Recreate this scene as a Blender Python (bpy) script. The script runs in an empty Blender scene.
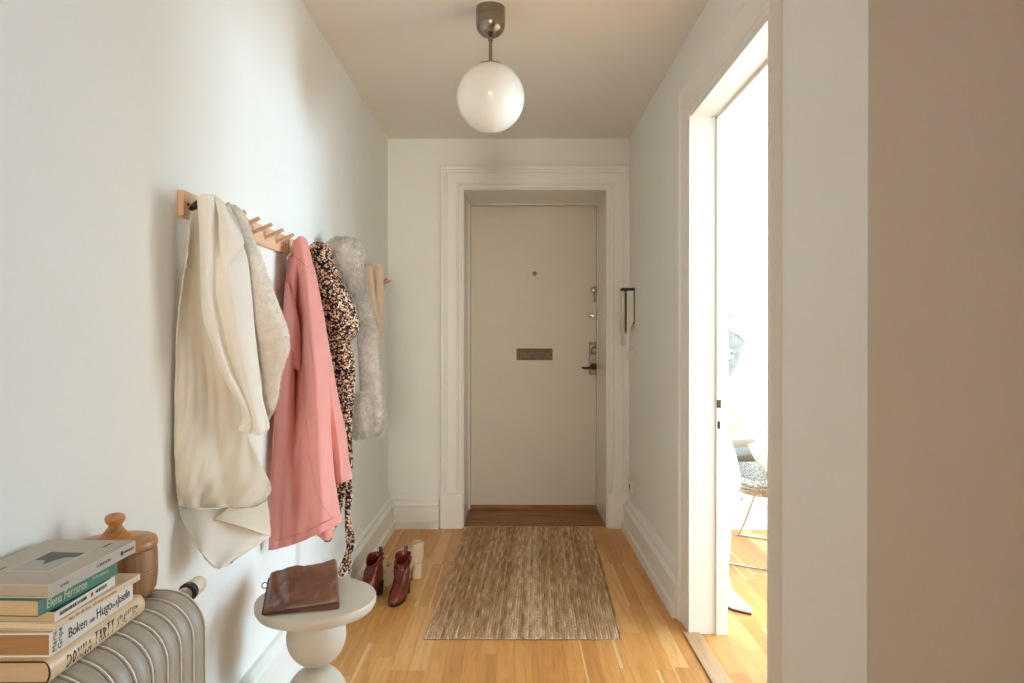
import bpy, bmesh, math, random
from mathutils import Vector, Matrix, noise
random.seed(7)
PI = math.pi
C = bpy.context.scene.collection
F = 683.0; VX = 514.0; VY = 339.0; CZ = 1.273
H = 2.626; XL = -0.852; XR = 0.777; YB = 4.62; XW = 0.916; YC = 1.503
OY0, OY1, OZ = 2.038, 2.955, 2.240          # doorway to the next room

def W(px, py, D):
    return Vector(((px - VX) / F * D, D, CZ - (py - VY) / F * D))
def lin(r, g, b):
    f = lambda c: (c/255/12.92 if c/255 <= .04045 else ((c/255+.055)/1.055)**2.4)
    return (f(r), f(g), f(b), 1)

# ------------------------------------------------------------------ materials
def newmat(name):
    m = bpy.data.materials.new(name); m.use_nodes = True
    nt = m.node_tree; b = nt.nodes['Principled BSDF']
    return m, nt, b
def N(nt, t, **kw):
    n = nt.nodes.new(t)
    for k, v in kw.items():
        if hasattr(n, k): setattr(n, k, v)
        else: n.inputs[k.replace('_', ' ')].default_value = v
    return n
def L(nt, a, b): nt.links.new(a, b)
def ramp(nt, fac, stops):
    r = nt.nodes.new('ShaderNodeValToRGB'); L(nt, fac, r.inputs[0])
    e = r.color_ramp.elements
    e[0].position, e[0].color = stops[0]; e[1].position, e[1].color = stops[-1]
    for p, c in stops[1:-1]:
        x = e.new(p); x.color = c
    return r
def coords(nt, scale=(1, 1, 1), rot=(0, 0, 0)):
    tc = nt.nodes.new('ShaderNodeTexCoord'); mp = nt.nodes.new('ShaderNodeMapping')
    mp.inputs['Scale'].default_value = scale; mp.inputs['Rotation'].default_value = rot
    L(nt, tc.outputs['Object'], mp.inputs[0]); return mp.outputs[0]
def bump(nt, b, h, strength, dist):
    n = nt.nodes.new('ShaderNodeBump'); n.inputs['Strength'].default_value = strength; n.inputs['Distance'].default_value = dist
    L(nt, h, n.inputs['Height']); L(nt, n.outputs[0], b.inputs['Normal'])

def noisy(name, c1, c2, scale=8, rough=.6, bs=0, bd=.001, bscale=None, stretch=(1,1,1), metal=0, spec=.5, sheen=0, detail=4, lo=.3, hi=.7):
    m, nt, b = newmat(name)
    co = coords(nt, stretch)
    n = N(nt, 'ShaderNodeTexNoise', Scale=scale, Detail=detail); L(nt, co, n.inputs['Vector'])
    r = ramp(nt, n.outputs['Fac'], [(lo, c1), (hi, c2)]); L(nt, r.outputs[0], b.inputs['Base Color'])
    b.inputs['Roughness'].default_value = rough; b.inputs['Metallic'].default_value = metal
    b.inputs['Specular IOR Level'].default_value = spec
    if sheen: b.inputs['Sheen Weight'].default_value = sheen
    if bs:
        n2 = N(nt, 'ShaderNodeTexNoise', Scale=bscale or scale*4, Detail=3); L(nt, co, n2.inputs['Vector'])
        bump(nt, b, n2.outputs['Fac'], bs, bd)
    return m

M = {}
M['wall'] = noisy('wall_paint', lin(239,240,235), lin(242,243,239), 3, .75, .15, .0006, 260, spec=.25)
M['unseen_wall'] = noisy('unseen_wall_tone', lin(194,190,182), lin(200,196,188), 3, .8, spec=.2)  # tone of unseen walls, set to control how much light they bounce
M['ceil'] = noisy('ceiling_paint', lin(241,235,226), lin(243,238,230), 3, .85, spec=.2)
M['trim'] = noisy('trim_gloss', lin(239,238,232), lin(242,241,236), 4, .38, .08, .0006, 40)
M['gloss'] = noisy('gloss_paint', lin(236,233,224), lin(239,236,228), 4, .2)
M['door'] = noisy('door_paint', lin(222,214,199), lin(226,218,204), 3, .45)
M['steel'] = noisy('worn_steel', lin(104,97,87), lin(140,131,119), 30, .4, metal=1)
M['brass'] = noisy('dark_brass', lin(74,64,52), lin(98,86,70), 40, .45, metal=1)
M['chrome'] = noisy('chrome', lin(190,188,184), lin(205,203,200), 20, .15, metal=1)
M['black'] = noisy('black_plastic', lin(22,21,20), lin(32,30,28), 20, .4)
M['dark'] = noisy('dark_hole', lin(30,22,16), lin(44,32,22), 20, .8)
M['white_plastic'] = noisy('ivory_plastic', lin(228,222,206), lin(234,228,214), 20, .35)
M['valve_white'] = noisy('valve_cream', lin(226,220,196), lin(232,226,204), 20, .4)
M['rad'] = noisy('radiator_paint', lin(168,162,147), lin(178,171,156), 9, .42, .1, .0006, 30)
M['rad_highlight'] = noisy('radiator_highlight', lin(236,231,218), lin(242,238,226), 9, .42)  # highlight along the section joints, painted in as a paler colour
M['stool'] = noisy('stool_lacquer', lin(197,189,173), lin(203,195,180), 4, .55, .05, .0004, 80)
M['leather'] = noisy('brown_leather', lin(98,63,45), lin(127,86,62), 14, .42, .35, .0015, 60)
M['leather_edge'] = noisy('dark_leather', lin(62,36,24), lin(84,50,34), 20, .5)
M['boot'] = noisy('chestnut_leather', lin(92,34,20), lin(120,48,28), 12, .26, .1, .001, 40)
M['boot_dark'] = noisy('boot_sole', lin(38,24,20), lin(58,36,28), 20, .5)
M['suede'] = noisy('taupe_suede', lin(204,180,152), lin(222,199,172), 18, .95, .2, .001, 160, sheen=0, spec=.1)
M['suede_pale'] = noisy('pale_suede', lin(196,172,140), lin(208,186,154), 18, .95, .2, .001, 160, spec=.1)
M['white_boot'] = noisy('white_leather', lin(206,207,204), lin(216,217,214), 8, .4)
M['wool'] = noisy('white_wool', lin(240,237,228), lin(245,242,234), 30, .95, .2, .001, 300, sheen=.2, spec=.1)
M['fuzz'] = noisy('brushed_wool', lin(222,213,201), lin(238,231,220), 60, 1, .5, .002, 160, sheen=.4, spec=.05)
M['lining'] = noisy('cream_lining', lin(216,208,192), lin(224,217,203), 6, .6, .3, .004, 14, spec=.2)
M['pink'] = noisy('pink_cloth', lin(222,148,138), lin(228,156,146), 6, .8, .12, .001, 240, sheen=.15, spec=.15)
M['pink_dark'] = noisy('pink_seam', lin(190,112,104), lin(198,120,112), 6, .85)
M['fur'] = noisy('grey_fur', lin(206,196,186), lin(232,224,215), 40, .9, sheen=.3, spec=.1)
M['fur_lining'] = noisy('grey_lining', lin(176,170,160), lin(186,180,170), 6, .7)
M['scarf'] = noisy('beige_knit', lin(226,204,176), lin(234,213,187), 40, .95, .3, .001, 200, sheen=.3, spec=.1)
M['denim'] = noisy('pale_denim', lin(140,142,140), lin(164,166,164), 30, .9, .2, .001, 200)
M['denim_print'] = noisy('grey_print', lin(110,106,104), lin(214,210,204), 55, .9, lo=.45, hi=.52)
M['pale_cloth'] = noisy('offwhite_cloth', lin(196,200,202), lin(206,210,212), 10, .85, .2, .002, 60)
M['cream_cushion'] = noisy('cream_cushion', lin(226,214,192), lin(238,228,210), 14, .95, .4, .004, 50)
M['throw'] = noisy('speckled_knit', lin(130,122,112), lin(190,182,170), 90, .95, .5, .004, 90, lo=.42, hi=.56)
M['paper'] = noisy('page_edges', lin(196,168,130), lin(212,184,146), 6, .9, stretch=(1,1,60))
M['paper_grey'] = noisy('page_edges_grey', lin(172,160,140), lin(188,176,156), 6, .9, stretch=(1,1,60))
M['paper_brown'] = noisy('page_edges_brown', lin(158,118,76), lin(176,134,90), 6, .9, stretch=(1,1,60))
M['cov_grey'] = noisy('grey_cover', lin(188,181,166), lin(194,187,172), 12, .6)
M['cov_green'] = noisy('green_cover', lin(62,122,98), lin(70,132,108), 12, .45)
M['cov_white'] = noisy('white_cover', lin(228,222,208), lin(234,228,215), 12, .45)
M['cov_cream'] = noisy('cream_cover', lin(224,204,174), lin(230,211,182), 12, .5)
M['cov_jacket'] = noisy('cream_jacket', lin(226,200,162), lin(232,208,172), 5, .28)
M['cov_dark'] = noisy('dark_board', lin(66,30,24), lin(80,38,30), 12, .5)
M['cov_navy'] = noisy('navy_cover', lin(30,36,40), lin(48,54,56), 12, .35)
M['ink'] = noisy('black_ink', lin(34,32,34), lin(46,44,46), 30, .6)
M['ink_grey'] = noisy('grey_ink', lin(92,90,86), lin(108,106,100), 30, .6)
M['ink_pale'] = noisy('pale_ink', lin(196,206,170), lin(206,214,180), 30, .6)
M['ink_tan'] = noisy('tan_ink', lin(196,150,112), lin(204,160,122), 30, .6)
M['ink_red'] = noisy('red_ink', lin(170,40,30), lin(180,50,36), 30, .6)
M['photo'] = noisy('photo_sky', lin(150,150,142), lin(182,180,170), 10, .4)
M['photo_dark'] = noisy('photo_land', lin(44,46,44), lin(72,72,68), 30, .4)
M['photo_edge'] = noisy('photo_border', lin(208,202,188), lin(212,206,192), 10, .5)
M['nickel'] = noisy('brushed_nickel', lin(140,130,118), lin(160,150,138), 6, .25, metal=1, stretch=(1,1,12))
M['bark'] = None

def wood(name, c1, c2, c3, axis='y', rough=.45, scale=1.0):
    m, nt, b = newmat(name)
    st = {'x': (1.2,14,14), 'y': (14,1.2,14), 'z': (14,14,1.2)}[axis]
    co = coords(nt, tuple(s*scale for s in st))
    n = N(nt, 'ShaderNodeTexNoise', Scale=2.2, Detail=6, Roughness=.6, Distortion=.6); L(nt, co, n.inputs['Vector'])
    r = ramp(nt, n.outputs['Fac'], [(.28, c1), (.5, c2), (.72, c3)]); L(nt, r.outputs[0], b.inputs['Base Color'])
    b.inputs['Roughness'].default_value = rough
    bump(nt, b, n.outputs['Fac'], .08, .0008)
    return m
M['peg'] = wood('beech', lin(214,170,132), lin(226,186,150), lin(232,196,162), 'y', .55)
M['jar'] = wood('turned_elm', lin(128,78,38), lin(168,112,62), lin(196,142,88), 'z', .35, 1.6)
M['jar_lid'] = wood('turned_oak', lin(150,98,48), lin(190,132,72), lin(212,158,100), 'y', .35, 1.6)
M['jar'] = wood('turned_elm_dark', lin(104,66,38), lin(150,104,66), lin(182,138,98), 'z', .4, 1.2)
M['thresh'] = wood('worn_oak', lin(96,60,32), lin(150,98,54), lin(178,124,74), 'x', .5)
M['strip'] = wood('grey_oak', lin(170,132,96), lin(190,152,114), lin(204,170,134), 'y', .5)

def floor_mat():
    m, nt, b = newmat('oak_parquet')
    tc = N(nt, 'ShaderNodeTexCoord'); sp = N(nt, 'ShaderNodeSeparateXYZ'); L(nt, tc.outputs['Object'], sp.inputs[0])
    def mth(op, a, bb=None, c=None):
        n = N(nt, 'ShaderNodeMath', operation=op)
        for i, v in enumerate((a, bb, c)):
            if v is None: continue
            if isinstance(v, (int, float)): n.inputs[i].default_value = v
            else: L(nt, v, n.inputs[i])
        return n.outputs[0]
    RW, RL = .068, .62
    xr = mth('DIVIDE', sp.outputs[0], RW); row = mth('FLOOR', xr); fx = mth('SUBTRACT', xr, row)
    wn = N(nt, 'ShaderNodeTexWhiteNoise', noise_dimensions='1D'); L(nt, row, wn.inputs['W'])
    yy = mth('ADD', mth('DIVIDE', sp.outputs[1], RL), mth('MULTIPLY', wn.outputs['Value'], 7.3))
    col = mth('FLOOR', yy); fy = mth('SUBTRACT', yy, col)
    cb = N(nt, 'ShaderNodeCombineXYZ'); L(nt, row, cb.inputs[0]); L(nt, col, cb.inputs[1])
    w2 = N(nt, 'ShaderNodeTexWhiteNoise', noise_dimensions='2D'); L(nt, cb.outputs[0], w2.inputs['Vector'])
    # grain, shifted per block
    sc = N(nt, 'ShaderNodeVectorMath', operation='MULTIPLY'); L(nt, tc.outputs['Object'], sc.inputs[0]); sc.inputs[1].default_value = (26, 2.0, 1)
    ad = N(nt, 'ShaderNodeVectorMath', operation='ADD'); L(nt, sc.outputs[0], ad.inputs[0])
    ms = N(nt, 'ShaderNodeVectorMath', operation='SCALE'); L(nt, w2.outputs['Color'], ms.inputs[0]); ms.inputs['Scale'].default_value = 40
    L(nt, ms.outputs[0], ad.inputs[1])
    g = N(nt, 'ShaderNodeTexNoise', Scale=1.6, Detail=7, Roughness=.62, Distortion=.8); L(nt, ad.outputs[0], g.inputs['Vector'])
    base = ramp(nt, w2.outputs['Value'], [(0, lin(200,138,72)), (.3, lin(213,152,84)), (.75, lin(221,162,94)), (1, lin(233,182,118))])
    gr = ramp(nt, g.outputs['Fac'], [(.3, (.72,.66,.6,1)), (.55, (1,1,1,1)), (.8, (1.06,1.06,1.06,1))])
    mx = N(nt, 'ShaderNodeMix', data_type='RGBA', blend_type='MULTIPLY'); mx.inputs[0].default_value = .75
    L(nt, base.outputs[0], mx.inputs[6]); L(nt, gr.outputs[0], mx.inputs[7])
    ex = mth('MINIMUM', fx, mth('SUBTRACT', 1, fx)); ey = mth('MINIMUM', fy, mth('SUBTRACT', 1, fy))
    m3 = mth('FRACT', mth('DIVIDE', mth('ADD', row, 300), 3))
    edge3 = mth('MULTIPLY', mth('LESS_THAN', fx, .02), mth('LESS_THAN', m3, .2))
    gap = mth('MAXIMUM', mth('MULTIPLY', edge3, 1), mth('MULTIPLY', mth('MAXIMUM', mth('LESS_THAN', ex, .008), mth('LESS_THAN', ey, .0016)), .35))
    sap = mth('MULTIPLY', mth('LESS_THAN', fx, mth('ADD', .10, mth('MULTIPLY', w2.outputs['Value'], .2))), mth('LESS_THAN', mth('FRACT', mth('MULTIPLY', w2.outputs['Value'], 7.7)), .28))
    ms_ = N(nt, 'ShaderNodeMix', data_type='RGBA'); L(nt, mth('MULTIPLY', sap, .7), ms_.inputs[0]); L(nt, mx.outputs[2], ms_.inputs[6]); ms_.inputs[7].default_value = lin(232,200,146); mx = ms_
    m2 = N(nt, 'ShaderNodeMix', data_type='RGBA'); L(nt, mth('MULTIPLY', gap, .7), m2.inputs[0])
    L(nt, mx.outputs[2], m2.inputs[6]); m2.inputs[7].default_value = lin(110,66,30)
    L(nt, m2.outputs[2], b.inputs['Base Color']); b.inputs['Roughness'].default_value = .36
    b.inputs['Specular IOR Level'].default_value = .4
    return m
M['floor'] = floor_mat()

def floral():
    m, nt, b = newmat('floral_print')
    co = coords(nt)
    v = N(nt, 'ShaderNodeTexVoronoi', Scale=165); L(nt, co, v.inputs['Vector'])
    sp = N(nt, 'ShaderNodeSeparateColor'); L(nt, v.outputs['Color'], sp.inputs[0])
    r = ramp(nt, sp.outputs[0], [(0, lin(30,28,34)), (.49, lin(36,32,38)), (.50, lin(216,156,84)), (.55, lin(222,162,94)), (.56, lin(222,200,174)), (.72, lin(226,206,184)), (.73, lin(188,138,114)), (.88, lin(192,142,120)), (.89, lin(96,72,56)), (1, lin(70,52,46))])
    r.color_ramp.interpolation = 'CONSTANT'
    L(nt, r.outputs[0], b.inputs['Base Color']); b.inputs['Roughness'].default_value = .8; b.inputs['Specular IOR Level'].default_value = .2
    return m
M['floral'] = floral()

def jute():
    m, nt, b = newmat('jute')
    at = N(nt, 'ShaderNodeAttribute'); at.attribute_name = 'cord'
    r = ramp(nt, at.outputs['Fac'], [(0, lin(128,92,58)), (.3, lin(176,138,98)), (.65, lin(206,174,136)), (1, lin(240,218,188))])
    co2 = coords(nt)
    n2 = N(nt, 'ShaderNodeTexNoise', Scale=130, Detail=3); L(nt, co2, n2.inputs['Vector'])
    r2 = ramp(nt, n2.outputs['Fac'], [(.30, (.5,.45,.4,1)), (.5, (1,1,1,1)), (.7, (1.14,1.12,1.1,1))])
    mx = N(nt, 'ShaderNodeMix', data_type='RGBA', blend_type='MULTIPLY'); mx.inputs[0].default_value = 1
    L(nt, r.outputs[0], mx.inputs[6]); L(nt, r2.outputs[0], mx.inputs[7]); L(nt, mx.outputs[2], b.inputs['Base Color'])
    b.inputs['Roughness'].default_value = .95; b.inputs['Specular IOR Level'].default_value = .1
    return m
M['jute'] = jute()

def opal():
    m, nt, b = newmat('opal_glass')
    b.inputs['Base Color'].default_value = lin(243,241,234); b.inputs['Roughness'].default_value = .18
    b.inputs['Subsurface Weight'].default_value = .5; b.inputs['Subsurface Radius'].default_value = (.08,.08,.075)
    n = N(nt, 'ShaderNodeTexNoise', Scale=4); r = ramp(nt, n.outputs['Fac'], [(.3, lin(241,239,231)), (.7, lin(245,243,237))]); L(nt, r.outputs[0], b.inputs['Base Color'])
    return m
M['opal'] = opal()

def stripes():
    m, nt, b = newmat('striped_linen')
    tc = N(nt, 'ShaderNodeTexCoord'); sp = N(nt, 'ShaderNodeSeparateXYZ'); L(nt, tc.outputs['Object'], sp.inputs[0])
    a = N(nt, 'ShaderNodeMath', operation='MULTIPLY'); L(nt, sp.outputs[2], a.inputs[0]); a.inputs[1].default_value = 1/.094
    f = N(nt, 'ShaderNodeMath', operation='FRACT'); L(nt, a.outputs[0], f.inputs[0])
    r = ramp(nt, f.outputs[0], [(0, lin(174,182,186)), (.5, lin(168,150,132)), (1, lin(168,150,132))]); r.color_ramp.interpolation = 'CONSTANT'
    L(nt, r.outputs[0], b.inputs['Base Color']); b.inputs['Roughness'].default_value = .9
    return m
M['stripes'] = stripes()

# ------------------------------------------------------------------ builders
class MB:
    def __init__(s): s.v = []; s.f = []
    def add(s, vs, fs):
        o = len(s.v); s.v += [tuple(p) for p in vs]; s.f += [tuple(i+o for i in f) for f in fs]
    def box(s, x0, x1, y0, y1, z0, z1):
        vs = [(x, y, z) for z in (z0, z1) for y in (y0, y1) for x in (x0, x1)]
        s.add(vs, [(0,2,3,1),(4,5,7,6),(0,1,5,4),(2,6,7,3),(0,4,6,2),(1,3,7,5)]); return s
    def rings(s, rs, cap=True, closed=True):
        n = len(rs[0]); o = len(s.v)
        for r in rs: s.v += [tuple(p) for p in r]
        for i in range(len(rs)-1):
            for j in range(n if closed else n-1):
                k = (j+1) % n
                s.f.append((o+i*n+j, o+i*n+k, o+(i+1)*n+k, o+(i+1)*n+j))
        if cap and closed:
            s.f.append(tuple(o+j for j in range(n))[::-1]); s.f.append(tuple(o+(len(rs)-1)*n+j for j in range(n)))
        return s
    def tube(s, pts, rad, n=10, cap=True, flat=1.0):
        pts = [Vector(p) for p in pts]; rs = []
        up = Vector((0,0,1)); prev = None
        for i, p in enumerate(pts):
            d = (pts[min(i+1, len(pts)-1)] - pts[max(i-1, 0)]).normalized()
            if prev is None:
                a = d.cross(up)
                if a.length < 1e-3: a = d.cross(Vector((1,0,0)))
            else: a = prev - d*prev.dot(d)
            a.normalize(); prev = a; b = d.cross(a)
            r = rad[i] if isinstance(rad, (list, tuple)) else rad
            rs.append([p + a*r*math.cos(t) + b*r*flat*math.sin(t) for t in [2*PI*k/n for k in range(n)]])
        return s.rings(rs, cap)
    def lathe(s, prof, c=(0,0,0), n=48, axis='z'):
        rs = []
        for r, z in prof:
            ring = []
            for k in range(n):
                t = 2*PI*k/n; a, b = max(r, 1e-5)*math.cos(t), max(r, 1e-5)*math.sin(t)
                p = (a, b, z) if axis == 'z' else ((b, z, a) if axis == 'y' else (z, a, b))
                ring.append((c[0]+p[0], c[1]+p[1], c[2]+p[2]))
            rs.append(ring)
        return s.rings(rs)
    def prism(s, poly, ax, a0, a1):          # poly in the two other axes, extruded along ax
        def P(u, v, w): return {'x': (w,u,v), 'y': (u,w,v), 'z': (u,v,w)}[ax]
        return s.rings([[P(u, v, a0) for u, v in poly], [P(u, v, a1) for u, v in poly]])
    def build(s, name, mat, parent=None, smooth=False, bevel=0, auto=None, subsurf=0, solid=0):
        me = bpy.data.meshes.new(name); me.from_pydata(s.v, [], s.f); me.update()
        bm = bmesh.new(); bm.from_mesh(me); bmesh.ops.recalc_face_normals(bm, faces=bm.faces); bm.to_mesh(me); bm.free()
        o = bpy.data.objects.new(name, me); C.objects.link(o)
        if mat: me.materials.append(mat if not isinstance(mat, str) else M[mat])
        if smooth or auto:
            for p in me.polygons: p.use_smooth = True
            if auto: me.set_sharp_from_angle(angle=math.radians(auto))
        if parent: o.parent = parent
        if solid:
            md = o.modifiers.new('solid', 'SOLIDIFY'); md.thickness = solid; md.offset = 0
        if bevel:
            md = o.modifiers.new('bevel', 'BEVEL'); md.width = bevel; md.segments = 2; md.limit_method = 'ANGLE'; md.angle_limit = .6
        if subsurf:
            md = o.modifiers.new('sub', 'SUBSURF'); md.levels = md.render_levels = subsurf
        return o
def tag(o, label=None, cat=None, group=None, kind=None):
    if label: o['label'] = label
    if cat: o['category'] = cat
    if group: o['group'] = group
    if kind: o['kind'] = kind
    return o
def thing(name, label, cat, loc=(0,0,0), rz=0, group=None):
    o = bpy.data.objects.new(name, None); o.empty_display_size = .05; C.objects.link(o)
    o.location = loc; o.rotation_euler = (0,0,rz); return tag(o, label, cat, group)
def struct(o, label=None): o['kind'] = 'structure'; return tag(o, label) if label else o

def cr(pts, n):                                # Catmull-Rom through tuples
    m = len(pts)
    if m == 1: return [tuple(pts[0])]*n
    out = []
    for i in range(n):
        t = i/(n-1)*(m-1); k = min(int(t), m-2); f = t-k
        p0, p1, p2, p3 = pts[max(k-1,0)], pts[k], pts[k+1], pts[min(k+2,m-1)]
        out.append(tuple(.5*((2*b)+(-a+c)*f+(2*a-5*b+4*c-d)*f*f+(-a+3*b-3*c+d)*f**3) for a,b,c,d in zip(p0,p1,p2,p3)))
    return out
def grid_px(rows, nu, nv, wr=None):
    R = [cr(r, nu) for r in rows]
    cols = [cr([r[j] for r in R], nv) for j in range(nu)]
    g = []
    for i in range(nv):
        row = []
        for j in range(nu):
            px, py, D = cols[j][i]
            if wr: D += wr(j/(nu-1), i/(nv-1))
            row.append(W(px, py, D))
        g.append(row)
    return g
def patch(name, rows, mat, parent, nu=40, nv=60, thick=.006, wr=None):
    mb = MB(); mb.rings(grid_px(rows, nu, nv, wr), cap=False, closed=False)
    return mb.build(name, mat, parent, smooth=True, solid=thick)
def blob(path, nv=50, n=36, wob=None, depth=1.0):   # rings around a drawn centre line: (px,py,D,width_px[,depth ratio])
    path = [p if len(p) == 5 else (*p, depth) for p in path]
    rs = []
    for i, (px, py, D, w, dr) in enumerate(cr(path, nv)):
        c = W(px, py, D); r = max(w, .3)/2/F*D
        d = Vector((c.x, c.y, 0)).normalized(); a = Vector((d.y, -d.x, 0))
        ring = []
        for k in range(n):
            t = 2*PI*k/n; q = r*(1+(wob(t, i/(nv-1)) if wob else 0))
            p = c + a*q*math.cos(t) + d*q*dr*math.sin(t)
            if p.x < XL+.006: p.x = XL+.006
            ring.append(p)
        rs.append(ring)
    return rs

# ------------------------------------------------------------------ the setting
mb = MB(); mb.box(-1.9, 7.2, -7.1, 5.2, -.05, 0); struct(mb.build('floor', 'floor'))
mb = MB(); mb.box(-1.9, 7.2, -7.1, 4.8, H, H+.05); struct(mb.build('ceiling', 'ceil'))
mb = MB(); mb.box(XL-.1, XL, -1.8, 4.72, 0, H); struct(mb.build('wall_left', 'wall'))
DX0, DX1, DZ, DY = -.34, .625, 2.281, 5.11
mb = MB(); mb.box(XL-.1, DX0, YB, DY+.1, 0, H); mb.box(DX1, XW, YB, DY+.1, 0, H); mb.box(DX0, DX1, YB, DY+.1, DZ, H); mb.box(DX0-.1, DX1+.1, DY+.1, DY+.16, 0, H); struct(mb.build('wall_back', 'wall'))
mb = MB(); mb.box(XR, XW, OY1, YB, 0, H); mb.box(XR, XW, YC, OY0, 0, H); mb.box(XR, XW, OY0, OY1, OZ, H)
mb.box(XW, 3.3, YC, 1.62, 0, H); mb.box(5.5, 7.12, YC, 1.62, 0, H); mb.box(3.3, 5.5, YC, 1.62, 0, .6); mb.box(3.3, 5.5, YC, 1.62, 2.35, H); struct(mb.build('wall_right', 'wall'))
mb = MB(); mb.box(XL-.1, -.62, -1.8, -1.7, 0, H); mb.box(.32, 3.0, -1.8, -1.7, 0, H); mb.box(-.62, .32, -1.8, -1.7, 2.3, H); struct(mb.build('wall_behind', 'unseen_wall'))  # unseen wall, opening placed to let the added fill down the hall
mb = MB(); mb.box(-1.9, -1.8, -7, -1.7, 0, H); mb.box(2.2, 2.3, -7, -1.8, 0, H); mb.box(-1.9, -.5, -7.1, -7, 0, H); mb.box(1.1, 2.3, -7.1, -7, 0, H)
mb.box(-.5, 1.1, -7.1, -7, 0, .6); mb.box(-.5, 1.1, -7.1, -7, 2.4, H); mb.box(-1.9, XL-.1, -1.8, -1.7, 0, H); struct(mb.build('wall_fill_room', 'unseen_wall'))  # unseen room added behind the camera to hold the fill light
mb = MB(); mb.box(1.15, 1.27, -1.7, .1, 0, H); mb.box(1.15, 1.27, 1.2, YC, 0, H); mb.box(1.15, 1.27, .1, 1.2, 2.25, H); struct(mb.build('wall_side', 'unseen_wall'))  # unseen wall, doorway shaped to keep direct light off the corner face
def win_wall(name, X, y0, y1, wy0, wy1, wz0, wz1):
    mb = MB(); mb.box(X, X+.12, y0, wy0, 0, H); mb.box(X, X+.12, wy1, y1, 0, H)
    mb.box(X, X+.12, wy0, wy1, 0, wz0); mb.box(X, X+.12, wy0, wy1, wz1, H); struct(mb.build(name, 'wall'))
def window(name, X, wy0, wy1, wz0, wz1):
    root = bpy.data.objects.new(name, None); C.objects.link(root); struct(root)
    mb = MB(); t = .05
    mb.box(X+.03, X+.08, wy0, wy0+t, wz0, wz1); mb.box(X+.03, X+.08, wy1-t, wy1, wz0, wz1)
    mb.box(X+.03, X+.08, wy0, wy1, wz0, wz0+t); mb.box(X+.03, X+.08, wy0, wy1, wz1-t, wz1)
    ym = (wy0+wy1)/2; mb.box(X+.03, X+.08, ym-.03, ym+.03, wz0, wz1)
    mb.build('window_frame', 'trim', root)
win_wall('wall_study', 2.9, -1.8, 1.5, -.3, 1.3, .7, 2.3); window('window_1', 2.9, -.3, 1.3, .7, 2.3)
win_wall('wall_room', 7.0, 1.5, 4.72, 1.75, 3.75, .4, 2.45); window('window_2', 7.0, 1.75, 3.75, .4, 2.45)
mb = MB(); mb.box(XW, 2.2, YB, YB+.12, 0, H); mb.box(4.2, 7.12, YB, YB+.12, 0, H); mb.box(2.2, 4.2, YB, YB+.12, 0, .65); mb.box(2.2, 4.2, YB, YB+.12, 2.35, H); struct(mb.build('wall_far', 'wall'))
w3 = bpy.data.objects.new('window_3', None); C.objects.link(w3); struct(w3)
mb = MB()
for xa in (2.2, 3.17, 4.15): mb.box(xa, xa+.05, YB+.03, YB+.08, .65, 2.35)
mb.box(2.2, 4.2, YB+.03, YB+.08, .65, .7); mb.box(2.2, 4.2, YB+.03, YB+.08, 2.3, 2.35); mb.build('window_frame', 'trim', w3)

BP = [(0,0),(.058,0),(.058,.05),(.045,.06),(.042,.148),(.05,.153),(.05,.163),(.031,.178),(.031,.195),(.018,.213),(0,.213)]
mb = MB(); mb.prism([(XL+t, z) for t, z in BP], 'y', -1.7, YB); struct(mb.build('baseboard_left', 'trim', auto=30))
mb = MB(); mb.prism([(YB-t, z) for t, z in BP], 'x', XL, DX0-.165); struct(mb.build('baseboard_back', 'trim', auto=30))
mb = MB(); mb.prism([(XR-t, z) for t, z in BP], 'y', OY1+.155, YB); struct(mb.build('baseboard_right', 'trim', auto=30))
mb = MB(); mb.prism([(YB-t, z) for t, z in BP], 'x', XW, 7.0); struct(mb.build('baseboard_far', 'trim', auto=30))

# entrance door casing: (distance from opening, thickness)
CP = [(0,0),(0,.012),(.012,.02),(.018,.012),(.03,.014),(.036,.028),(.044,.028),(.05,.02),(.108,.023),(.114,.034),(.126,.036),(.13,.044),(.148,.046),(.154,.036),(.155,0)]
def casing_xz(name, x0, x1, z1, y, prof, mat):
    mb = MB(); rs = []
    for (cx, cz, ox, oz) in ((x0, 0, -1, 0), (x0, z1, -1, 1), (x1, z1, 1, 1), (x1, 0, 1, 0)):
        rs.append([(cx+ox*a, y-d, cz+oz*a) for a, d in prof])
    mb.rings(rs, cap=False, closed=False); return mb.build(name, mat)
t1 = bpy.data.objects.new('trim_1', None); C.objects.link(t1); struct(t1)
o = casing_xz('casing', DX0, DX1, DZ, YB, [(a, d) for a, d in CP], 'trim'); o.parent = t1
for x0, x1 in ((DX0-.158, DX0-.002), (DX1+.002, XR-.002)):
    mb = MB(); mb.box(x0, x1, YB-.052, YB, 0, .235); mb.build('plinth', 'trim', t1, bevel=.006)
mb = MB()   # frame inside the reveal
mb.box(DX0, DX0+.014, DY-.035, DY+.01, 0, DZ); mb.box(DX1-.008, DX1, DY-.035, DY+.01, 0, DZ); mb.box(DX0, DX1, DY-.03, DY+.01, DZ-.012, DZ)
mb.build('door_stop', 'trim', t1, bevel=.003)
mb = MB(); mb.box(DX0, DX0+.003, YB-.008, DY-.03, 0, DZ); mb.box(DX1-.003, DX1, YB-.008, DY-.03, 0, DZ); mb.box(DX0, DX1, YB-.008, DY-.03, DZ-.003, DZ); mb.build('reveal_lining', 'gloss', t1)

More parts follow.
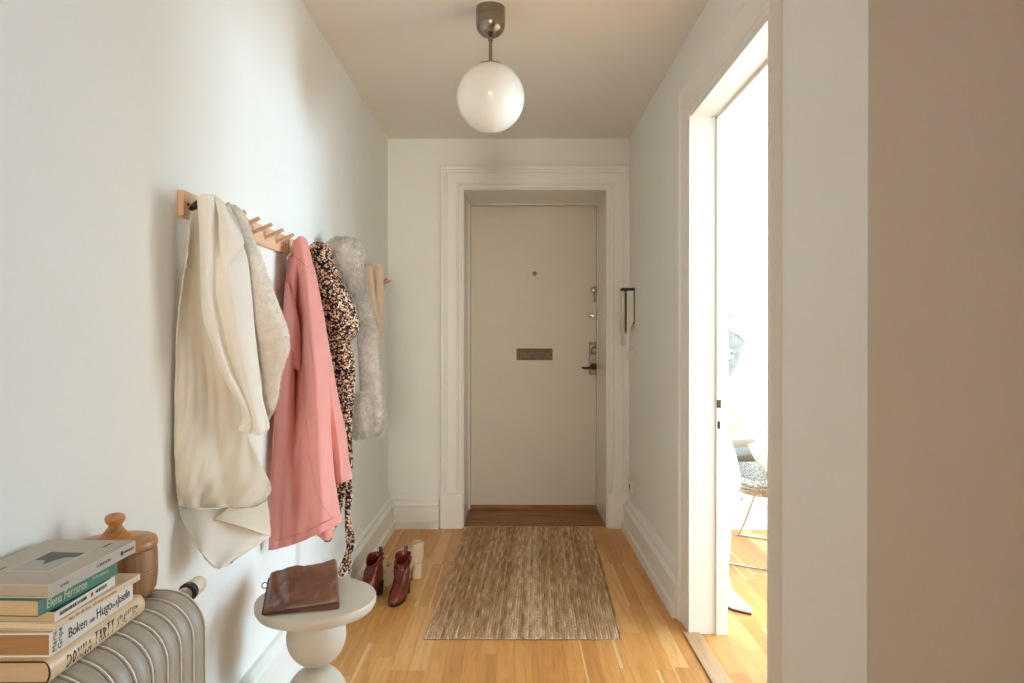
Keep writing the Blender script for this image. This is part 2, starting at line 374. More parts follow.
# doorway casing and jamb
t2 = bpy.data.objects.new('trim_2', None); C.objects.link(t2); struct(t2)
CP2 = [(0,0),(0,.014),(.008,.02),(.02,.02),(.024,.013),(.03,.013),(.036,.02),(.12,.026),(.128,.034),(.146,.036),(.15,.03),(.15,0)]
mb = MB(); rs = []
for (cy, cz, oy, oz) in ((OY1, 0, 1, 0), (OY1, OZ, 1, 1), (OY0, OZ, -.36, 1), (OY0, 0, -.36, 0)):
    rs.append([(XR-d, cy+oy*a, cz+oz*a) for a, d in CP2])
mb.rings(rs, cap=False, closed=False); mb.build('casing', 'trim', t2)
mb = MB(); mb.box(XR-.024, XW, OY1-.012, OY1+.001, 0, OZ); mb.box(.868, XW+.002, OY1-.026, OY1-.011, 0, OZ-.012)
mb.box(XR-.018, XW, OY0-.001, OY0+.012, 0, OZ); mb.box(.868, XW+.002, OY0+.011, OY0+.026, 0, OZ-.012)
mb.box(XR-.018, XW, OY0, OY1, OZ-.012, OZ+.001); mb.box(.868, XW+.002, OY0, OY1, OZ-.026, OZ-.011)
mb.build('jamb', 'trim', t2, bevel=.002)
for (z0, z1, w, mt) in ((.978, 1.012, .009, 'brass'), (.888, .92, .005, 'dark')):
    mb = MB(); xc = (718.6-VX)/F*2.93; mb.box(xc-w, xc+w, OY1-.0275, OY1-.02, z0, z1); mb.build('strike_plate', mt, t2)
mb = MB(); mb.box(.73, .80, OY0-.07, OY1+.005, 0, .008); struct(mb.build('trim_3', 'strip', bevel=.003))
mb = MB(); mb.box(DX0, DX1, YB+.02, DY, 0, .006); struct(mb.build('trim_4', 'thresh', bevel=.002))

# ------------------------------------------------------------------ entrance door
d1 = bpy.data.objects.new('door_1', None); C.objects.link(d1); struct(d1, 'cream painted entrance door at the end of the hall')
mb = MB(); mb.box(DX0+.016, DX1-.01, DY, DY+.06, .03, DZ-.014); mb.build('door_leaf', 'door', d1, bevel=.003)
mb = MB(); mb.box(DX0, DX1, DY-.03, DY+.06, 0, .03); mb.build('sill', 'thresh', d1, bevel=.004)
def on_door(px, py): p = W(px, py, DY); return p.x, p.z
def plate(px0, px1, py0, py1, t, name, mat, parent=None, bev=.002):
    x0, z1 = on_door(px0, py0); x1, z0 = on_door(px1, py1)
    m_ = MB(); m_.box(x0, x1, DY-t, DY+.002, z0, z1); return m_.build(name, mat, parent or d1, bevel=bev)
ms = plate(516.5, 552.5, 348.5, 360, .006, 'mail_slot', 'brass')
plate(518, 537, 350, 358.5, .010, 'mail_flap', 'brass', ms)
x, z = on_door(534.6, 273.6); mb = MB(); mb.lathe([(.016,0),(.016,-.006),(.010,-.009),(0,-.009)], (x, DY, z), 20, 'y'); mb.build('peephole', 'steel', d1, auto=40)
x, z = on_door(594, 290)
mb = MB(); mb.lathe([(.027,0),(.027,-.01),(.022,-.018),(.012,-.022),(0,-.022)], (x, DY, z), 24, 'y'); lk = mb.build('lock_cylinder', 'chrome', d1, auto=40)
mb = MB(); mb.box(x-.003, x+.003, DY-.045, DY-.02, z-.012, z+.012); mb.box(x-.006, x+.006, DY-.032, DY-.028, z-.095, z-.012); mb.build('key', 'steel', lk, bevel=.001)
x, z = on_door(592, 315.5)
mb = MB(); mb.lathe([(.018,0),(.018,-.012),(.012,-.016),(0,-.016)], (x, DY, z), 20, 'y'); mb.box(x-.04, x+.008, DY-.03, DY-.014, z-.006, z+.008); mb.build('night_latch', 'chrome', d1, bevel=.003)
hp = plate(589, 598.4, 342, 375, .008, 'handle_plate', 'steel')
x, z = on_door(593.8, 350.5); mb = MB(); mb.lathe([(.026,-.006),(.026,-.016),(.018,-.02),(0,-.02)], (x, DY, z), 24, 'y'); mb.box(x-.02, x+.02, DY-.03, DY-.018, z-.004, z+.004); mb.build('thumb_turn', 'steel', hp, bevel=.001)
x, z = on_door(593.8, 366.5); mb = MB(); mb.lathe([(.026,-.006),(.026,-.016),(.014,-.02),(.012,-.05),(0,-.05)], (x, DY, z), 24, 'y')
mb.tube([(x, DY-.045, z), (x-.03, DY-.052, z-.006), (x-.07, DY-.052, z-.01), (x-.095, DY-.046, z-.006)], [.010,.010,.009,.007], 10); mb.build('door_handle', 'brass', hp, auto=50)
# intercom handset, bell push, socket on the right wall
ic = thing('intercom_phone', 'cream wall intercom handset with dark cradle beside the entrance door', 'intercom', (XR, 4.43, 1.33))
def loc_box(root, x0, x1, y0, y1, z0, z1, name, mat, bev=.003):
    r = root.location; m_ = MB(); m_.box(x0-r.x, x1-r.x, y0-r.y, y1-r.y, z0-r.z, z1-r.z); return m_.build(name, mat, root, bevel=bev)
mb = MB(); mb.prism([(.725-XR, .255), (.770-XR, .255), (.770-XR, .055), (.725-XR, -.03)], 'y', -.036, .036); mb.build('wall_unit', 'white_plastic', ic, bevel=.003)
loc_box(ic, .765, XR, 4.40, 4.46, 1.37, 1.58, 'backplate_shadow', 'black', .001)  # blackened backplate stands in for the shadow beside the wall unit
loc_box(ic, .692, XR, 4.392, 4.468, 1.583, 1.602, 'cradle', 'black', .005)
loc_box(ic, .7185, .7255, 4.396, 4.464, 1.32, 1.583, 'gap_shade', 'black', .001)  # black strip standing in for the shade between handset and wall unit
mb = MB(); mb.tube([(.706-XR,0,.255),(.711-XR,0,.21),(.711-XR,0,.09),(.705-XR,0,.03)], [.020,.011,.011,.020], 12); mb.build('handset', 'white_plastic', ic, smooth=True)
mb = MB(); mb.tube([Vector((.706-XR+.014*math.sin(2*t), 0, .03-.065*(1-math.cos(t)))) for t in [2*PI*k/32 for k in range(33)]], .0055, 8); mb.build('coiled_cord', 'valve_white', ic, smooth=True)
sw = thing('bell_switch', 'small ivory push button on right wall below the intercom', 'switch', (XR, 4.45, 1.165))
mb = MB(); mb.box(-.03, 0, -.03, .03, -.035, .035); mb.build('housing', 'white_plastic', sw, bevel=.004)
mb = MB(); mb.box(-.036, -.028, -.012, .012, -.012, .012); mb.build('button', 'white_plastic', sw, bevel=.002)
so = thing('wall_socket', 'ivory power socket low on right wall above the baseboard', 'socket', (XR, 4.38, .325))
mb = MB(); mb.box(-.035, 0, -.042, .042, -.05, .05); mb.build('housing', 'white_plastic', so, bevel=.006)
mb = MB(); mb.lathe([(.02,-.036),(.02,-.0345),(0,-.0345)], (0,0,0), 20, 'x'); mb.build('socket_well', 'ink_grey', so)

# ------------------------------------------------------------------ ceiling lamp
lx, ly = -.096, 2.80
lp = thing('pendant_lamp', 'white glass globe ceiling lamp on short metal rod', 'lamp', (lx, ly, H))
mb = MB(); pr = [(.060,0),(.060,-.064)] + [(.060*math.cos(t), -.064-.056*math.sin(t)) for t in [PI/2*k/10 for k in range(1, 10)]] + [(.010,-.120),(.010,-.132),(0,-.132)]
mb.lathe(pr); mb.build('canopy', 'nickel', lp, auto=40)
mb = MB(); mb.lathe([(.0075,-.125),(.0075,-.226),(.012,-.226),(.012,-.236),(0,-.236)], n=20); mb.build('rod', 'nickel', lp, auto=40)
GR = .1385; gz = -.366
mb = MB(); mb.lathe([(GR*math.sin(t), gz+GR*math.cos(t)) for t in [.02+ (PI-.02)*k/40 for k in range(41)]], n=64); mb.build('globe', 'opal', lp, smooth=True)
mb = MB(); mb.lathe([(0,gz+GR+.006),(.02,gz+GR+.005),(.052,gz+GR-.006),(.056,gz+GR-.014),(.05,gz+GR-.012)], n=32)
mb.build('globe_holder', 'nickel', lp, auto=40)

# ------------------------------------------------------------------ coat racks
BX = XL+.0165
def rack(name, y0, n, sp, end0, end1, label):
    r = thing(name, label, 'coat rack', (XL, y0, 1.585), 0, 'wooden peg rails on the left wall')
    Lb = end0+(n-1)*sp+end1
    mb = MB(); mb.box(0, .0165, 0, Lb, 0, .066); mb.build('board', 'peg', r, bevel=.0015)
    for i in range(n):
        y = end0+i*sp
        mb = MB(); mb.tube([(.008, y, .025), (.045, y, .041), (.078, y, .055)], .0068, 12); mb.build('peg', 'peg', r, auto=50)
    for y in (.024, Lb-.024):
        mb = MB(); mb.lathe([(.005,.0166),(.004,.018),(0,.018)], (0, y, .033), 12, 'x'); mb.build('screw', 'black', r)
rack('peg_rail', 1.726, 6, .108, .134, .122, 'pale wooden peg rail behind the white coat, nearest of the rails')
rack('peg_rail', 2.545, 6, .108, .119, .13, 'pale wooden peg rail mostly hidden behind pink coat and floral dress')
rack('peg_rail', 3.609, 6, .108, .134, .13, 'pale wooden peg rail holding beige scarf, its last pegs near the corner')

# ------------------------------------------------------------------ clothes
def S(a, b, t): t = max(0, min(1, (t-a)/(b-a))); return t*t*(3-2*t)
# white coat
wc = thing('wool_coat', 'long off-white wool coat hung inside out on nearest peg rail', 'coat')
dw = lambda px: 1.688 + (px-175)*.0019
def rowp(y, xs, off=0): return [(x, y, dw(x)+ (off if not isinstance(off, (list, tuple)) else off[i])) for i, x in enumerate(xs)]
# inner body that gives the coat its bulk
mb = MB(); mb.rings(blob([(203,207,1.86,20,.5),(207,225,1.86,34,.5),(214,260,1.86,56,.55),(220,310,1.86,78,.55),(221,370,1.85,90,.5),(218,430,1.83,84,.45),(216,480,1.82,80,.4),(220,500,1.82,76,.35)], 40, 40, lambda t, v: .04*math.sin(5*t+3*v)))
mb.build('body', 'wool', wc, smooth=True)
patch('lining', [rowp(211,[191,196,203,208],.0), rowp(250,[187,193,201,211],[0,.02,.02,-.01]), rowp(290,[181,190,200,213],[0,.02,.02,-.01]), rowp(330,[176.5,188,202,217],[0,.02,.01,-.01]),
    rowp(370,[175,190,208,226],[0,.01,0,-.01]), rowp(410,[174,192,214,240],[0,-.01,0,.0]), rowp(450,[174,195,222,252],[0,-.02,-.01,.0]), [(175.5,480,1.689),(198,481,1.71),(230,482,1.775),(270,484,1.86)], [(177,496,1.69),(198,500,1.72),(228,501,1.77),(266,498,1.855)], [(178,506,1.69),(198,508,1.725),(228,508,1.77),(254,506.5,1.84)]],
    'lining', wc, 60, 90, .004, lambda u, v: .010*math.sin(9*u+4*v)*S(.1,.6,v) + .006*math.sin(21*u-7*v)*S(.5,.95,v) + .0025*math.sin(38*u+26*v+3*math.sin(9*v))*S(.35,.6,v))
# rolled front edge running down the open side
edge = [(206,194),(207,225),(208,262),(207,300),(211,325),(216,350),(222,371),(232,391),(241,408),(244,420),(239,430)]
patch('outer_front', [[(198,195.5,1.70),(204,194.5,1.672),(211,194.5,1.70),(219,199,1.75),(223,203,1.80)],
    [(200,225,1.69),(206,225,1.665),(213,226,1.69),(222,222,1.745),(236,232,1.80)],
    [(201,255,1.69),(207,255,1.665),(214,256,1.69),(226,256,1.72),(246,258,1.80)],
    [(202,290,1.69),(208,290,1.668),(216,292,1.70),(234,290,1.71),(250,292,1.80)],
    [(204,320,1.70),(212,322,1.68),(222,322,1.72),(238,322,1.72),(253,324,1.80)],
    [(213,345,1.71),(219,348,1.69),(228,350,1.73),(244,350,1.73),(256,352,1.80)],
    [(220,369,1.73),(227,373,1.71),(236,376,1.75),(249,376,1.75),(259,378,1.81)],
    [(233,393,1.75),(239,396,1.735),(246,400,1.76),(255,402,1.77),(262,402,1.82)],
    [(242,408,1.77),(247,412,1.755),(252,420,1.775),(260,424,1.78),(267,420,1.82)],
    [(243,421,1.785),(248,424,1.77),(254,430,1.785),(262,432,1.79),(268,427,1.82)],
    [(238,430,1.79),(245,432,1.785),(252,434,1.79),(260,434,1.80),(266,430,1.82)]], 'wool', wc, 60, 110, .007,
    lambda u, v: .009*math.sin(16*u+1.5*v)*S(.3,.5,u)*S(.15,.5,v))
patch('lapel', [[(214,196,1.715),(218,198,1.72),(222,203,1.75)],[(218,215,1.70),(225,214,1.71),(233,222,1.755)],[(219,232,1.695),(229,230,1.70),(243,243,1.745)],[(221,254,1.695),(226,252,1.695),(233,256,1.725)],[(223,276,1.70),(224,275,1.70),(226,273,1.71)]], 'wool', wc, 24, 30, .006)
# brushed sleeve
slp = [(228,205,1.86,14,.7),(234,215,1.86,21,.8),(241.5,240,1.86,25,.9),(250,270,1.86,30,.9),(259.5,305,1.86,35,.9),(268.5,330,1.86,35,.9),(272.5,348,1.86,31,.85),(272,362,1.86,25,.8),(270,378,1.87,20,.8),(269,398,1.87,17,.7),(267,412,1.87,10,.6),(266,419,1.87,4,.5)]
mb = MB(); mb.rings(blob(slp, 70, 44, lambda t, v: .05*math.sin(3*t+5*v)+.02*math.sin(7*t-9*v)))
sl = mb.build('sleeve', 'fuzz', wc, smooth=True)
mb = MB(); mb.rings(blob([(222,206,1.835,14,.5),(229,232,1.835,30,.55),(234,270,1.84,38,.6),(240,310,1.845,40,.6),(247,345,1.85,36,.6),(250,380,1.85,30,.6),(252,412,1.85,14,.5)], 30, 32))
mb.build('shoulder', 'wool', wc, smooth=True)
# fuzz along the sleeve
def strands(mb, surf, count, length, width, lean, jit=.5, zmin=None):
    n = len(surf[0]); m = len(surf)
    for _ in range(count):
        i = random.randrange(m-1); j = random.randrange(n); k = (j+1) % n
        u, v = random.random(), random.random()
        a, b, c, d = (Vector(surf[i][j]), Vector(surf[i][k]), Vector(surf[i+1][j]), Vector(surf[i+1][k]))
        p = (a*(1-u)+b*u)*(1-v) + (c*(1-u)+d*u)*v
        nr = (b-a).cross(c-a)
        if nr.length < 1e-12: continue
        nr.normalize()
        cen = sum((Vector(q) for q in surf[i]), Vector())/n
        if nr.dot(p-cen) < 0: nr = -nr
        rv = Vector((random.gauss(0,1), random.gauss(0,1), random.gauss(0,1)))*jit
        d1_ = (nr + Vector(lean) + rv).normalized(); ln = length*random.uniform(.5,1.2)
        s_ = d1_.cross(Vector((random.gauss(0,1), random.gauss(0,1), random.gauss(0,1)))).normalized()*width
        mid = p + d1_*ln*.55; tip = p + (d1_*ln + Vector(lean)*ln*.35)
        if tip.x < XL+.004: continue
        o_ = len(mb.v); mb.v += [tuple(p-s_), tuple(p+s_), tuple(mid+s_*.8), tuple(mid-s_*.8), tuple(tip)]
        mb.f += [(o_,o_+1,o_+2,o_+3), (o_+3,o_+2,o_+4)]
def fur_obj(name, surf, count, length, width, lean, mat, parent, jit=.5):
    mb = MB(); strands(mb, surf, count, length, width, lean, jit)
    me = bpy.data.meshes.new(name); me.from_pydata(mb.v, [], mb.f); me.materials.append(M[mat])
    for p in me.polygons: p.use_smooth = True
    o = bpy.data.objects.new(name, me); C.objects.link(o); o.parent = parent; return o
# lower flaps
patch('hem_flap', [[(178,507,1.715),(196,510,1.73),(228,508,1.80),(255,500,1.875),(266,497,1.89)],[(181,519,1.71),(200,521,1.73),(230,520,1.79),(254,518,1.86),(268,517,1.89)],[(188,533,1.71),(204,535,1.73),(230,536,1.79),(252,534,1.85),(269,536,1.89)],[(196,547,1.715),(208,550,1.73),(228,550,1.78),(246,547,1.83),(262,542,1.87)],[(204,558,1.72),(212,562,1.735),(225,561,1.77),(238,556,1.80),(250,550,1.84)],[(212,566,1.73),(216,569,1.735),(222,568,1.75),(228,565,1.77),(232,562,1.78)]], 'wool', wc, 50, 50, .005, lambda u, v: .006*math.sin(11*u+6*v))
patch('folded_hem', [[(228,508.5,1.765),(240,508,1.80),(254,507,1.84),(266,501,1.87)],[(214,518,1.745),(232,518,1.78),(252,518,1.83),(268,515,1.872)],[(213,519,1.745),(236,524,1.785),(254,528,1.83),(269,530,1.872)],[(214,520,1.745),(240,527,1.79),(256,532.5,1.83),(269.5,537,1.872)]], 'lining', wc, 30, 20, .004)
mb = MB(); mb.tube([W(191,209,1.75), W(196,205,1.74), W(199,203.5,1.75), W(203,206,1.78)], [.008,.011,.011,.008], 10, flat=.7); mb.build('hanging_loop', 'black', wc, smooth=True)
mb = MB(); mb.tube([W(188,252,1.69), W(185.6,262,1.688), W(186,268,1.688), W(190,269,1.70)], .0014, 6); mb.build('belt_loop', 'wool', wc, smooth=True)

# pink coat
pc = thing('pink_coat', 'salmon pink coat hanging between white coat and floral dress', 'coat')
mb = MB(); mb.rings(blob([(299,240,2.53,10,.5),(299,262,2.55,22,.5),(303,300,2.56,34,.5),(307,350,2.57,44,.5),(311,400,2.58,54,.5),(315,440,2.58,62,.45),(319,478,2.58,58,.4)], 30, 32))
mb.build('body', 'pink', pc, smooth=True)
patch('front', [[(292,247,2.50),(296,240,2.47),(300,236.5,2.46),(304,238,2.48),(307,242,2.52)],
    [(288,262,2.50),(294,260,2.45),(300,258,2.44),(306,260,2.45),(313,268,2.53)],
    [(285,290,2.47),(293,290,2.43),(300,290,2.45),(308,290,2.42),(319,294,2.53)],
    [(281,330,2.44),(291,330,2.40),(300,331,2.44),(311,331,2.38),(326,333,2.53)],
    [(276,380,2.40),(288,380,2.37),(301,381,2.43),(315,381,2.36),(330,383,2.50)],
    [(273,430,2.37),(286,430,2.35),(301,431,2.40),(317,430,2.34),(331,432,2.47)],
    [(271,470,2.35),(285,470,2.33),(301,471,2.37),(318,470,2.32),(333,470,2.44)],
    [(270,510,2.33),(284,510,2.31),(302,508,2.35),(321,505,2.31),(338,505,2.42)],
    [(269,540,2.31),(284,537,2.30),(303,530,2.33),(322,524,2.31),(340,517,2.41)],
    [(268.5,551,2.31),(284,547.5,2.30),(303,541,2.33),(322,532,2.31),(341,523,2.41)]], 'pink', pc, 70, 110, .006,
    lambda u, v: .010*math.sin(13*u-2*v)*S(.1,.5,v) + .004*math.sin(30*u+9*v)*S(.3,.8,v) + .055*math.exp(-((u-.42+.06*v)/.055)**2)*S(.12,.3,v)*(1-S(.38,.75,v)))
patch('side_panel', [[(309,262,2.53),(312,266,2.52),(314,268,2.54)],[(314,300,2.52),(318,301,2.50),(321,304,2.54)],[(320,345,2.51),(325,346,2.49),(329,350,2.56)],[(325,400,2.49),(332,401,2.47),(338,404,2.57)],[(329,445,2.48),(338,446,2.45),(346,448,2.57)],[(331,484,2.47),(341,483,2.45),(352,479,2.57)]], 'pink', pc, 30, 60, .006, lambda u, v: .008*math.sin(14*u+3*v)*v)
patch('back_hem', [[(312,505,2.47),(324,505,2.46),(334,500,2.48)],[(316,533,2.46),(325,532,2.45),(333,526,2.47)],[(318,536,2.46),(325,541,2.45),(333,537,2.47)]], 'pink', pc, 16, 16, .004)
def pxtube(pts, r, name, mat, parent, n=8):
    mb = MB(); mb.tube([W(*p) for p in pts], r, n); return mb.build(name, mat, parent, smooth=True)
pxtube([(290,254.5,2.46),(295,256.5,2.44),(300.5,261.5,2.425),(307,267,2.44),(313.5,275,2.50)], .0013, 'collar_seam', 'pink_dark', pc)
mb = MB(); p = W(290.3, 254.6, 2.455); mb.lathe([(.0,-.007),(.007,-.004),(.009,0),(.007,.004),(0,.007)], p, 14, 'x'); mb.build('snap_button', 'chrome', pc, smooth=True)
pxtube([(269.5,542,2.30),(284,539,2.29),(303,532.5,2.318),(322,524,2.298),(340,515,2.395)], .0010, 'hem_seam', 'pink_dark', pc)
pxtube([(306,420,2.325),(309,455,2.31),(314,485,2.295),(321,503,2.295),(331,518,2.33)], .0008, 'front_seam', 'pink_dark', pc)
patch('lapel', [[(285.5,282,2.44),(288,283,2.43),(289,285,2.44)],[(284,310,2.425),(292,312,2.395),(298,318,2.41)],[(282.5,335,2.42),(291,338,2.385),(300,350,2.42)],[(282,350,2.42),(287,360,2.40),(299,372,2.42)]], 'pink', pc, 20, 24, .005)

# floral dress
fd = thing('floral_dress', 'dark floral print dress with puffed sleeve, behind pink coat', 'dress')
mb = MB(); mb.rings(blob([(318,242,2.70,8),(320,247,2.70,20),(321,258,2.71,22),(325,275,2.73,28),(332,298,2.73,36),(338,318,2.73,40),(340,330,2.73,36),(338,340,2.73,26),(336,344,2.73,14)], 50, 40, lambda t, v: .05*math.sin(6*t+8*v)+.03*math.sin(11*t)))
mb.build('puffed_sleeve', 'floral', fd, smooth=True)
mb = MB(); mb.rings(blob([(318,262,2.78,10,.5),(326,320,2.79,30,.5),(336,345,2.78,26,.6),(341,365,2.78,24,.6),(343,395,2.78,20,.6),(344,430,2.78,14,.6),(345,470,2.77,14,.6),(340,492,2.76,12,.6)], 50, 32, lambda t, v: .12*math.sin(5*t+4*v)))
mb.build('skirt', 'floral', fd, smooth=True)
def pxribbon(pts, name, mat, parent, dr=.4, nv=50, wob=None):
    mb = MB(); mb.rings(blob([(*p, dr) for p in pts], nv, 20, wob)); return mb.build(name, mat, parent, smooth=True)
tw = lambda t, v: .18*math.sin(2*t+16*v)
pxribbon([(346,478,2.72,9),(348.5,495,2.71,7),(347,515,2.70,6),(349.5,535,2.70,8),(350,548,2.69,7),(345,562,2.66,9),(342,572,2.64,7),(341,577,2.64,3)], 'sash_end', 'floral', fd, .5, 60, tw)
pxribbon([(341,482,2.70,9),(340,498,2.70,8),(335,520,2.68,8),(330,533,2.67,8),(327,542,2.67,6)], 'sash_end', 'floral', fd, .5, 50, tw)
pxribbon([(350,548,2.70,4),(349,562,2.69,4),(349.5,574,2.68,3)], 'sash_end', 'floral', fd, .5, 20, tw)

mb = MB(); mb.rings(blob([(316,262,2.84,14,.6),(320,300,2.85,28,.6),(323,350,2.85,32,.6),(326,400,2.85,32,.6),(330,440,2.85,26,.6),(335,472,2.82,16,.6)], 30, 32, lambda t, v: .07*math.sin(6*t+4*v)))
mb.build('bodice', 'floral', fd, smooth=True)

# grey fur vest
fv = thing('fur_vest', 'fluffy grey fur vest hanging beside the floral dress', 'vest')
bodyr = blob([(345,258,3.17,30,.7),(348,272,3.17,28,.7),(350,287,3.17,28,.7),(354,302,3.17,28,.7),(361,323,3.17,28,.7),(364,345,3.17,27,.7),(367,380,3.17,27,.7),(370,405,3.17,30,.7),(370,428,3.17,26,.6),(369,436,3.17,16,.5)], 60, 36, lambda t, v: .07*math.sin(4*t+7*v))
collr = blob([(345,238,2.97,16,.9),(343,246,2.97,32,.9),(343,262,2.97,37,.9),(344,280,3.0,31,.8),(348,296,3.05,16,.7)], 30, 36, lambda t, v: .10*math.sin(5*t+9*v))
hemr = blob([(362,392,3.06,16,.6),(357,406,3.06,26,.6),(357,420,3.06,27,.6),(359,432,3.06,22,.6),(361,437,3.06,10,.5)], 24, 30, lambda t, v: .08*math.sin(5*t))
for nm, sf, cnt in (('fur_body', bodyr, 15000), ('fur_collar', collr, 9000), ('fur_hem', hemr, 5000)):
    mb = MB(); mb.rings(sf); po = mb.build(nm, 'fur', fv, smooth=True)
    fur_obj('fur_pile', sf, int(cnt*1.5), .017, .0008, (0,0,-.6), 'fur', po, .6)
patch('vest_lining', [[(338,300,3.10),(346,301,3.08),(355,305,3.11)],[(342,345,3.09),(349,346,3.06),(357,348,3.10)],[(344,380,3.08),(351,381,3.05),(359,382,3.10)],[(345,400,3.07),(352,402,3.04),(360,398,3.09)]], 'fur_lining', fv, 16, 24, .004)
sfr = blob(slp, 60, 44, lambda t, v: .05*math.sin(3*t+5*v)+.02*math.sin(7*t-9*v))
fur_obj('sleeve_fuzz', sfr, 9000, .005, .0005, (0,0,-.7), 'fuzz', sl, .5)

mb = MB(); mb.rings(blob([(349,270,3.22,20,.7),(351,300,3.22,26,.7),(355,340,3.23,28,.7),(357,380,3.23,28,.7),(360,425,3.23,24,.7)], 30, 32, lambda t, v: .05*math.sin(5*t)))
mb.build('vest_body', 'fur_lining', fv, smooth=True)

# beige scarf
sc = thing('beige_scarf', 'beige knitted scarf draped on far peg beside fur vest', 'scarf')
pxribbon([(363,277,3.66,5),(366,268,3.64,9),(371,264,3.64,14),(376,268,3.66,14),(379,280,3.68,9),(379.5,300,3.68,8),(380,330,3.68,5),(379.5,344,3.68,3)], 'scarf_loop', 'scarf', sc, .6, 50, lambda t, v: .08*math.sin(5*t))
pxribbon([(368,266,3.60,9),(369,278,3.60,9),(371,292,3.60,8),(374.5,306,3.61,8),(377.5,320,3.63,6),(379,336,3.65,4),(379.5,345,3.65,2)], 'scarf_tail', 'scarf', sc, .6, 50, lambda t, v: .08*math.sin(4*t))
pxribbon([(363,274,3.60,4),(363.5,284,3.60,6),(366,298,3.61,8),(370,312,3.62,9),(373,326,3.64,8),(375,338,3.66,5)], 'scarf_tail', 'scarf', sc, .6, 40, lambda t, v: .08*math.sin(4*t))

# ------------------------------------------------------------------ radiator
K = .96; ZR = CZ-.523*K
ry1 = 1.37; sec = .0495; rxf, rxb = -.619, -.80
rd = thing('radiator', 'old beige ribbed radiator under the stack of books', 'radiator', (-.71, 1.0, 0))
def secprof(g, zb=.12):
    r = .078; pts = []
    x0, x1, z1 = rxb-g, rxf+g, ZR+g
    for k in range(9): t = PI-PI/2*k/8; pts.append((x0+r+r*math.cos(t), z1-r+r*math.sin(t)))
    for k in range(9): t = PI/2-PI/2*k/8; pts.append((x1-r+r*math.cos(t), z1-r+r*math.sin(t)))
    for k in range(6): t = -PI/2*k/5; pts.append((x1-.05+.05*math.cos(t), zb+.05+.05*math.sin(t)-g))
    for k in range(6): t = -PI/2-PI/2*k/5; pts.append((x0+.05+.05*math.cos(t), zb+.05+.05*math.sin(t)-g))
    return [(x+.71, z) for x, z in pts]
for i in range(13):
    ya = ry1-sec*(i+1)-1.0; yb = ya+sec
    mb = MB(); rs = []
    for f_, g in ((0,-.012),(.0,-.006),(.10,-.003),(.3,-.0005),(.5,0),(.7,-.0005),(.9,-.003),(1,-.006),(1,-.012)):
        rs.append([(x, ya+.0012+(sec-.0024)*f_, z) for x, z in secprof(g)])
    mb.rings(rs); s_ = mb.build('section', 'rad', rd, auto=60)
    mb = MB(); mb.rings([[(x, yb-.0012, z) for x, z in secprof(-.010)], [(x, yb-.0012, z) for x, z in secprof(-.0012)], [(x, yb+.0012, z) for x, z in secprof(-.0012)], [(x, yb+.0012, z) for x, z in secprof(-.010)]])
    mb.build('seam', 'rad_highlight', s_, auto=60)  # raised joint ridge carrying the painted highlight
    if i in (0, 12):
        mb = MB(); mb.box(.02, .06, ya+.005, yb-.005, 0, .15); mb.box(-.07, -.03, ya+.005, yb-.005, 0, .15); mb.build('foot', 'rad', rd, bevel=.008)
# thermostat valve on the radiator's far end (part of it)
vx, vz, vy = .034, .748, ry1-1.0
mb = MB(); mb.lathe([(.011,-.01),(.011,.012),(.015,.013),(.015,.030),(.012,.031),(.012,.044),(0,.044)], (vx, vy, vz), 24, 'y'); mb.tube([(vx, vy+.022, vz), (vx, vy+.022, .02)], .009, 12); va = mb.build('valve', 'chrome', rd, auto=40)
mb = MB(); mb.lathe([(.015,.038),(.0192,.039),(.0192,.049),(.018,.052),(0,.052)], (vx, vy, vz), 24, 'y'); mb.build('valve_ring', 'black', va, auto=40)
mb = MB(); mb.lathe([(.0165,.051),(.018,.058),(.0175,.088),(.015,.096),(0,.098)], (vx, vy, vz), 24, 'y'); mb.build('valve_head', 'valve_white', va, auto=40)

# ------------------------------------------------------------------ books
def text(body, size, name, mat, parent, loc, ex='y', shear=0, sx=1, bold=0, face='spine', align='LEFT', rot=0):
    cu = bpy.data.curves.new('txt', 'FONT'); cu.body = body; cu.size = size; cu.shear = shear; cu.extrude = .0002; cu.offset = bold; cu.align_x = align
    to = bpy.data.objects.new('txt', cu); C.objects.link(to)
    bpy.context.view_layer.update()
    me = bpy.data.meshes.new_from_object(to.evaluated_get(bpy.context.evaluated_depsgraph_get()))
    bpy.data.objects.remove(to); bpy.data.curves.remove(cu)
    o = bpy.data.objects.new(name, me); C.objects.link(o); me.materials.clear(); me.materials.append(M[mat])
    if face == 'spine': B = Matrix(((0,0,1),(1,0,0),(0,1,0)))          # x->+Y, y->+Z, z->+X
    else: B = Matrix(((0,-1,0),(1,0,0),(0,0,1)))                      # lying on the cover, x->+Y, y->-X
    R = Matrix.Rotation(rot, 3, 'Z'); Sx = Matrix.Diagonal((sx,1,1))
    o.matrix_basis = Matrix.Translation(loc) @ (B @ R @ Sx).to_4x4(); o.parent = parent; return o
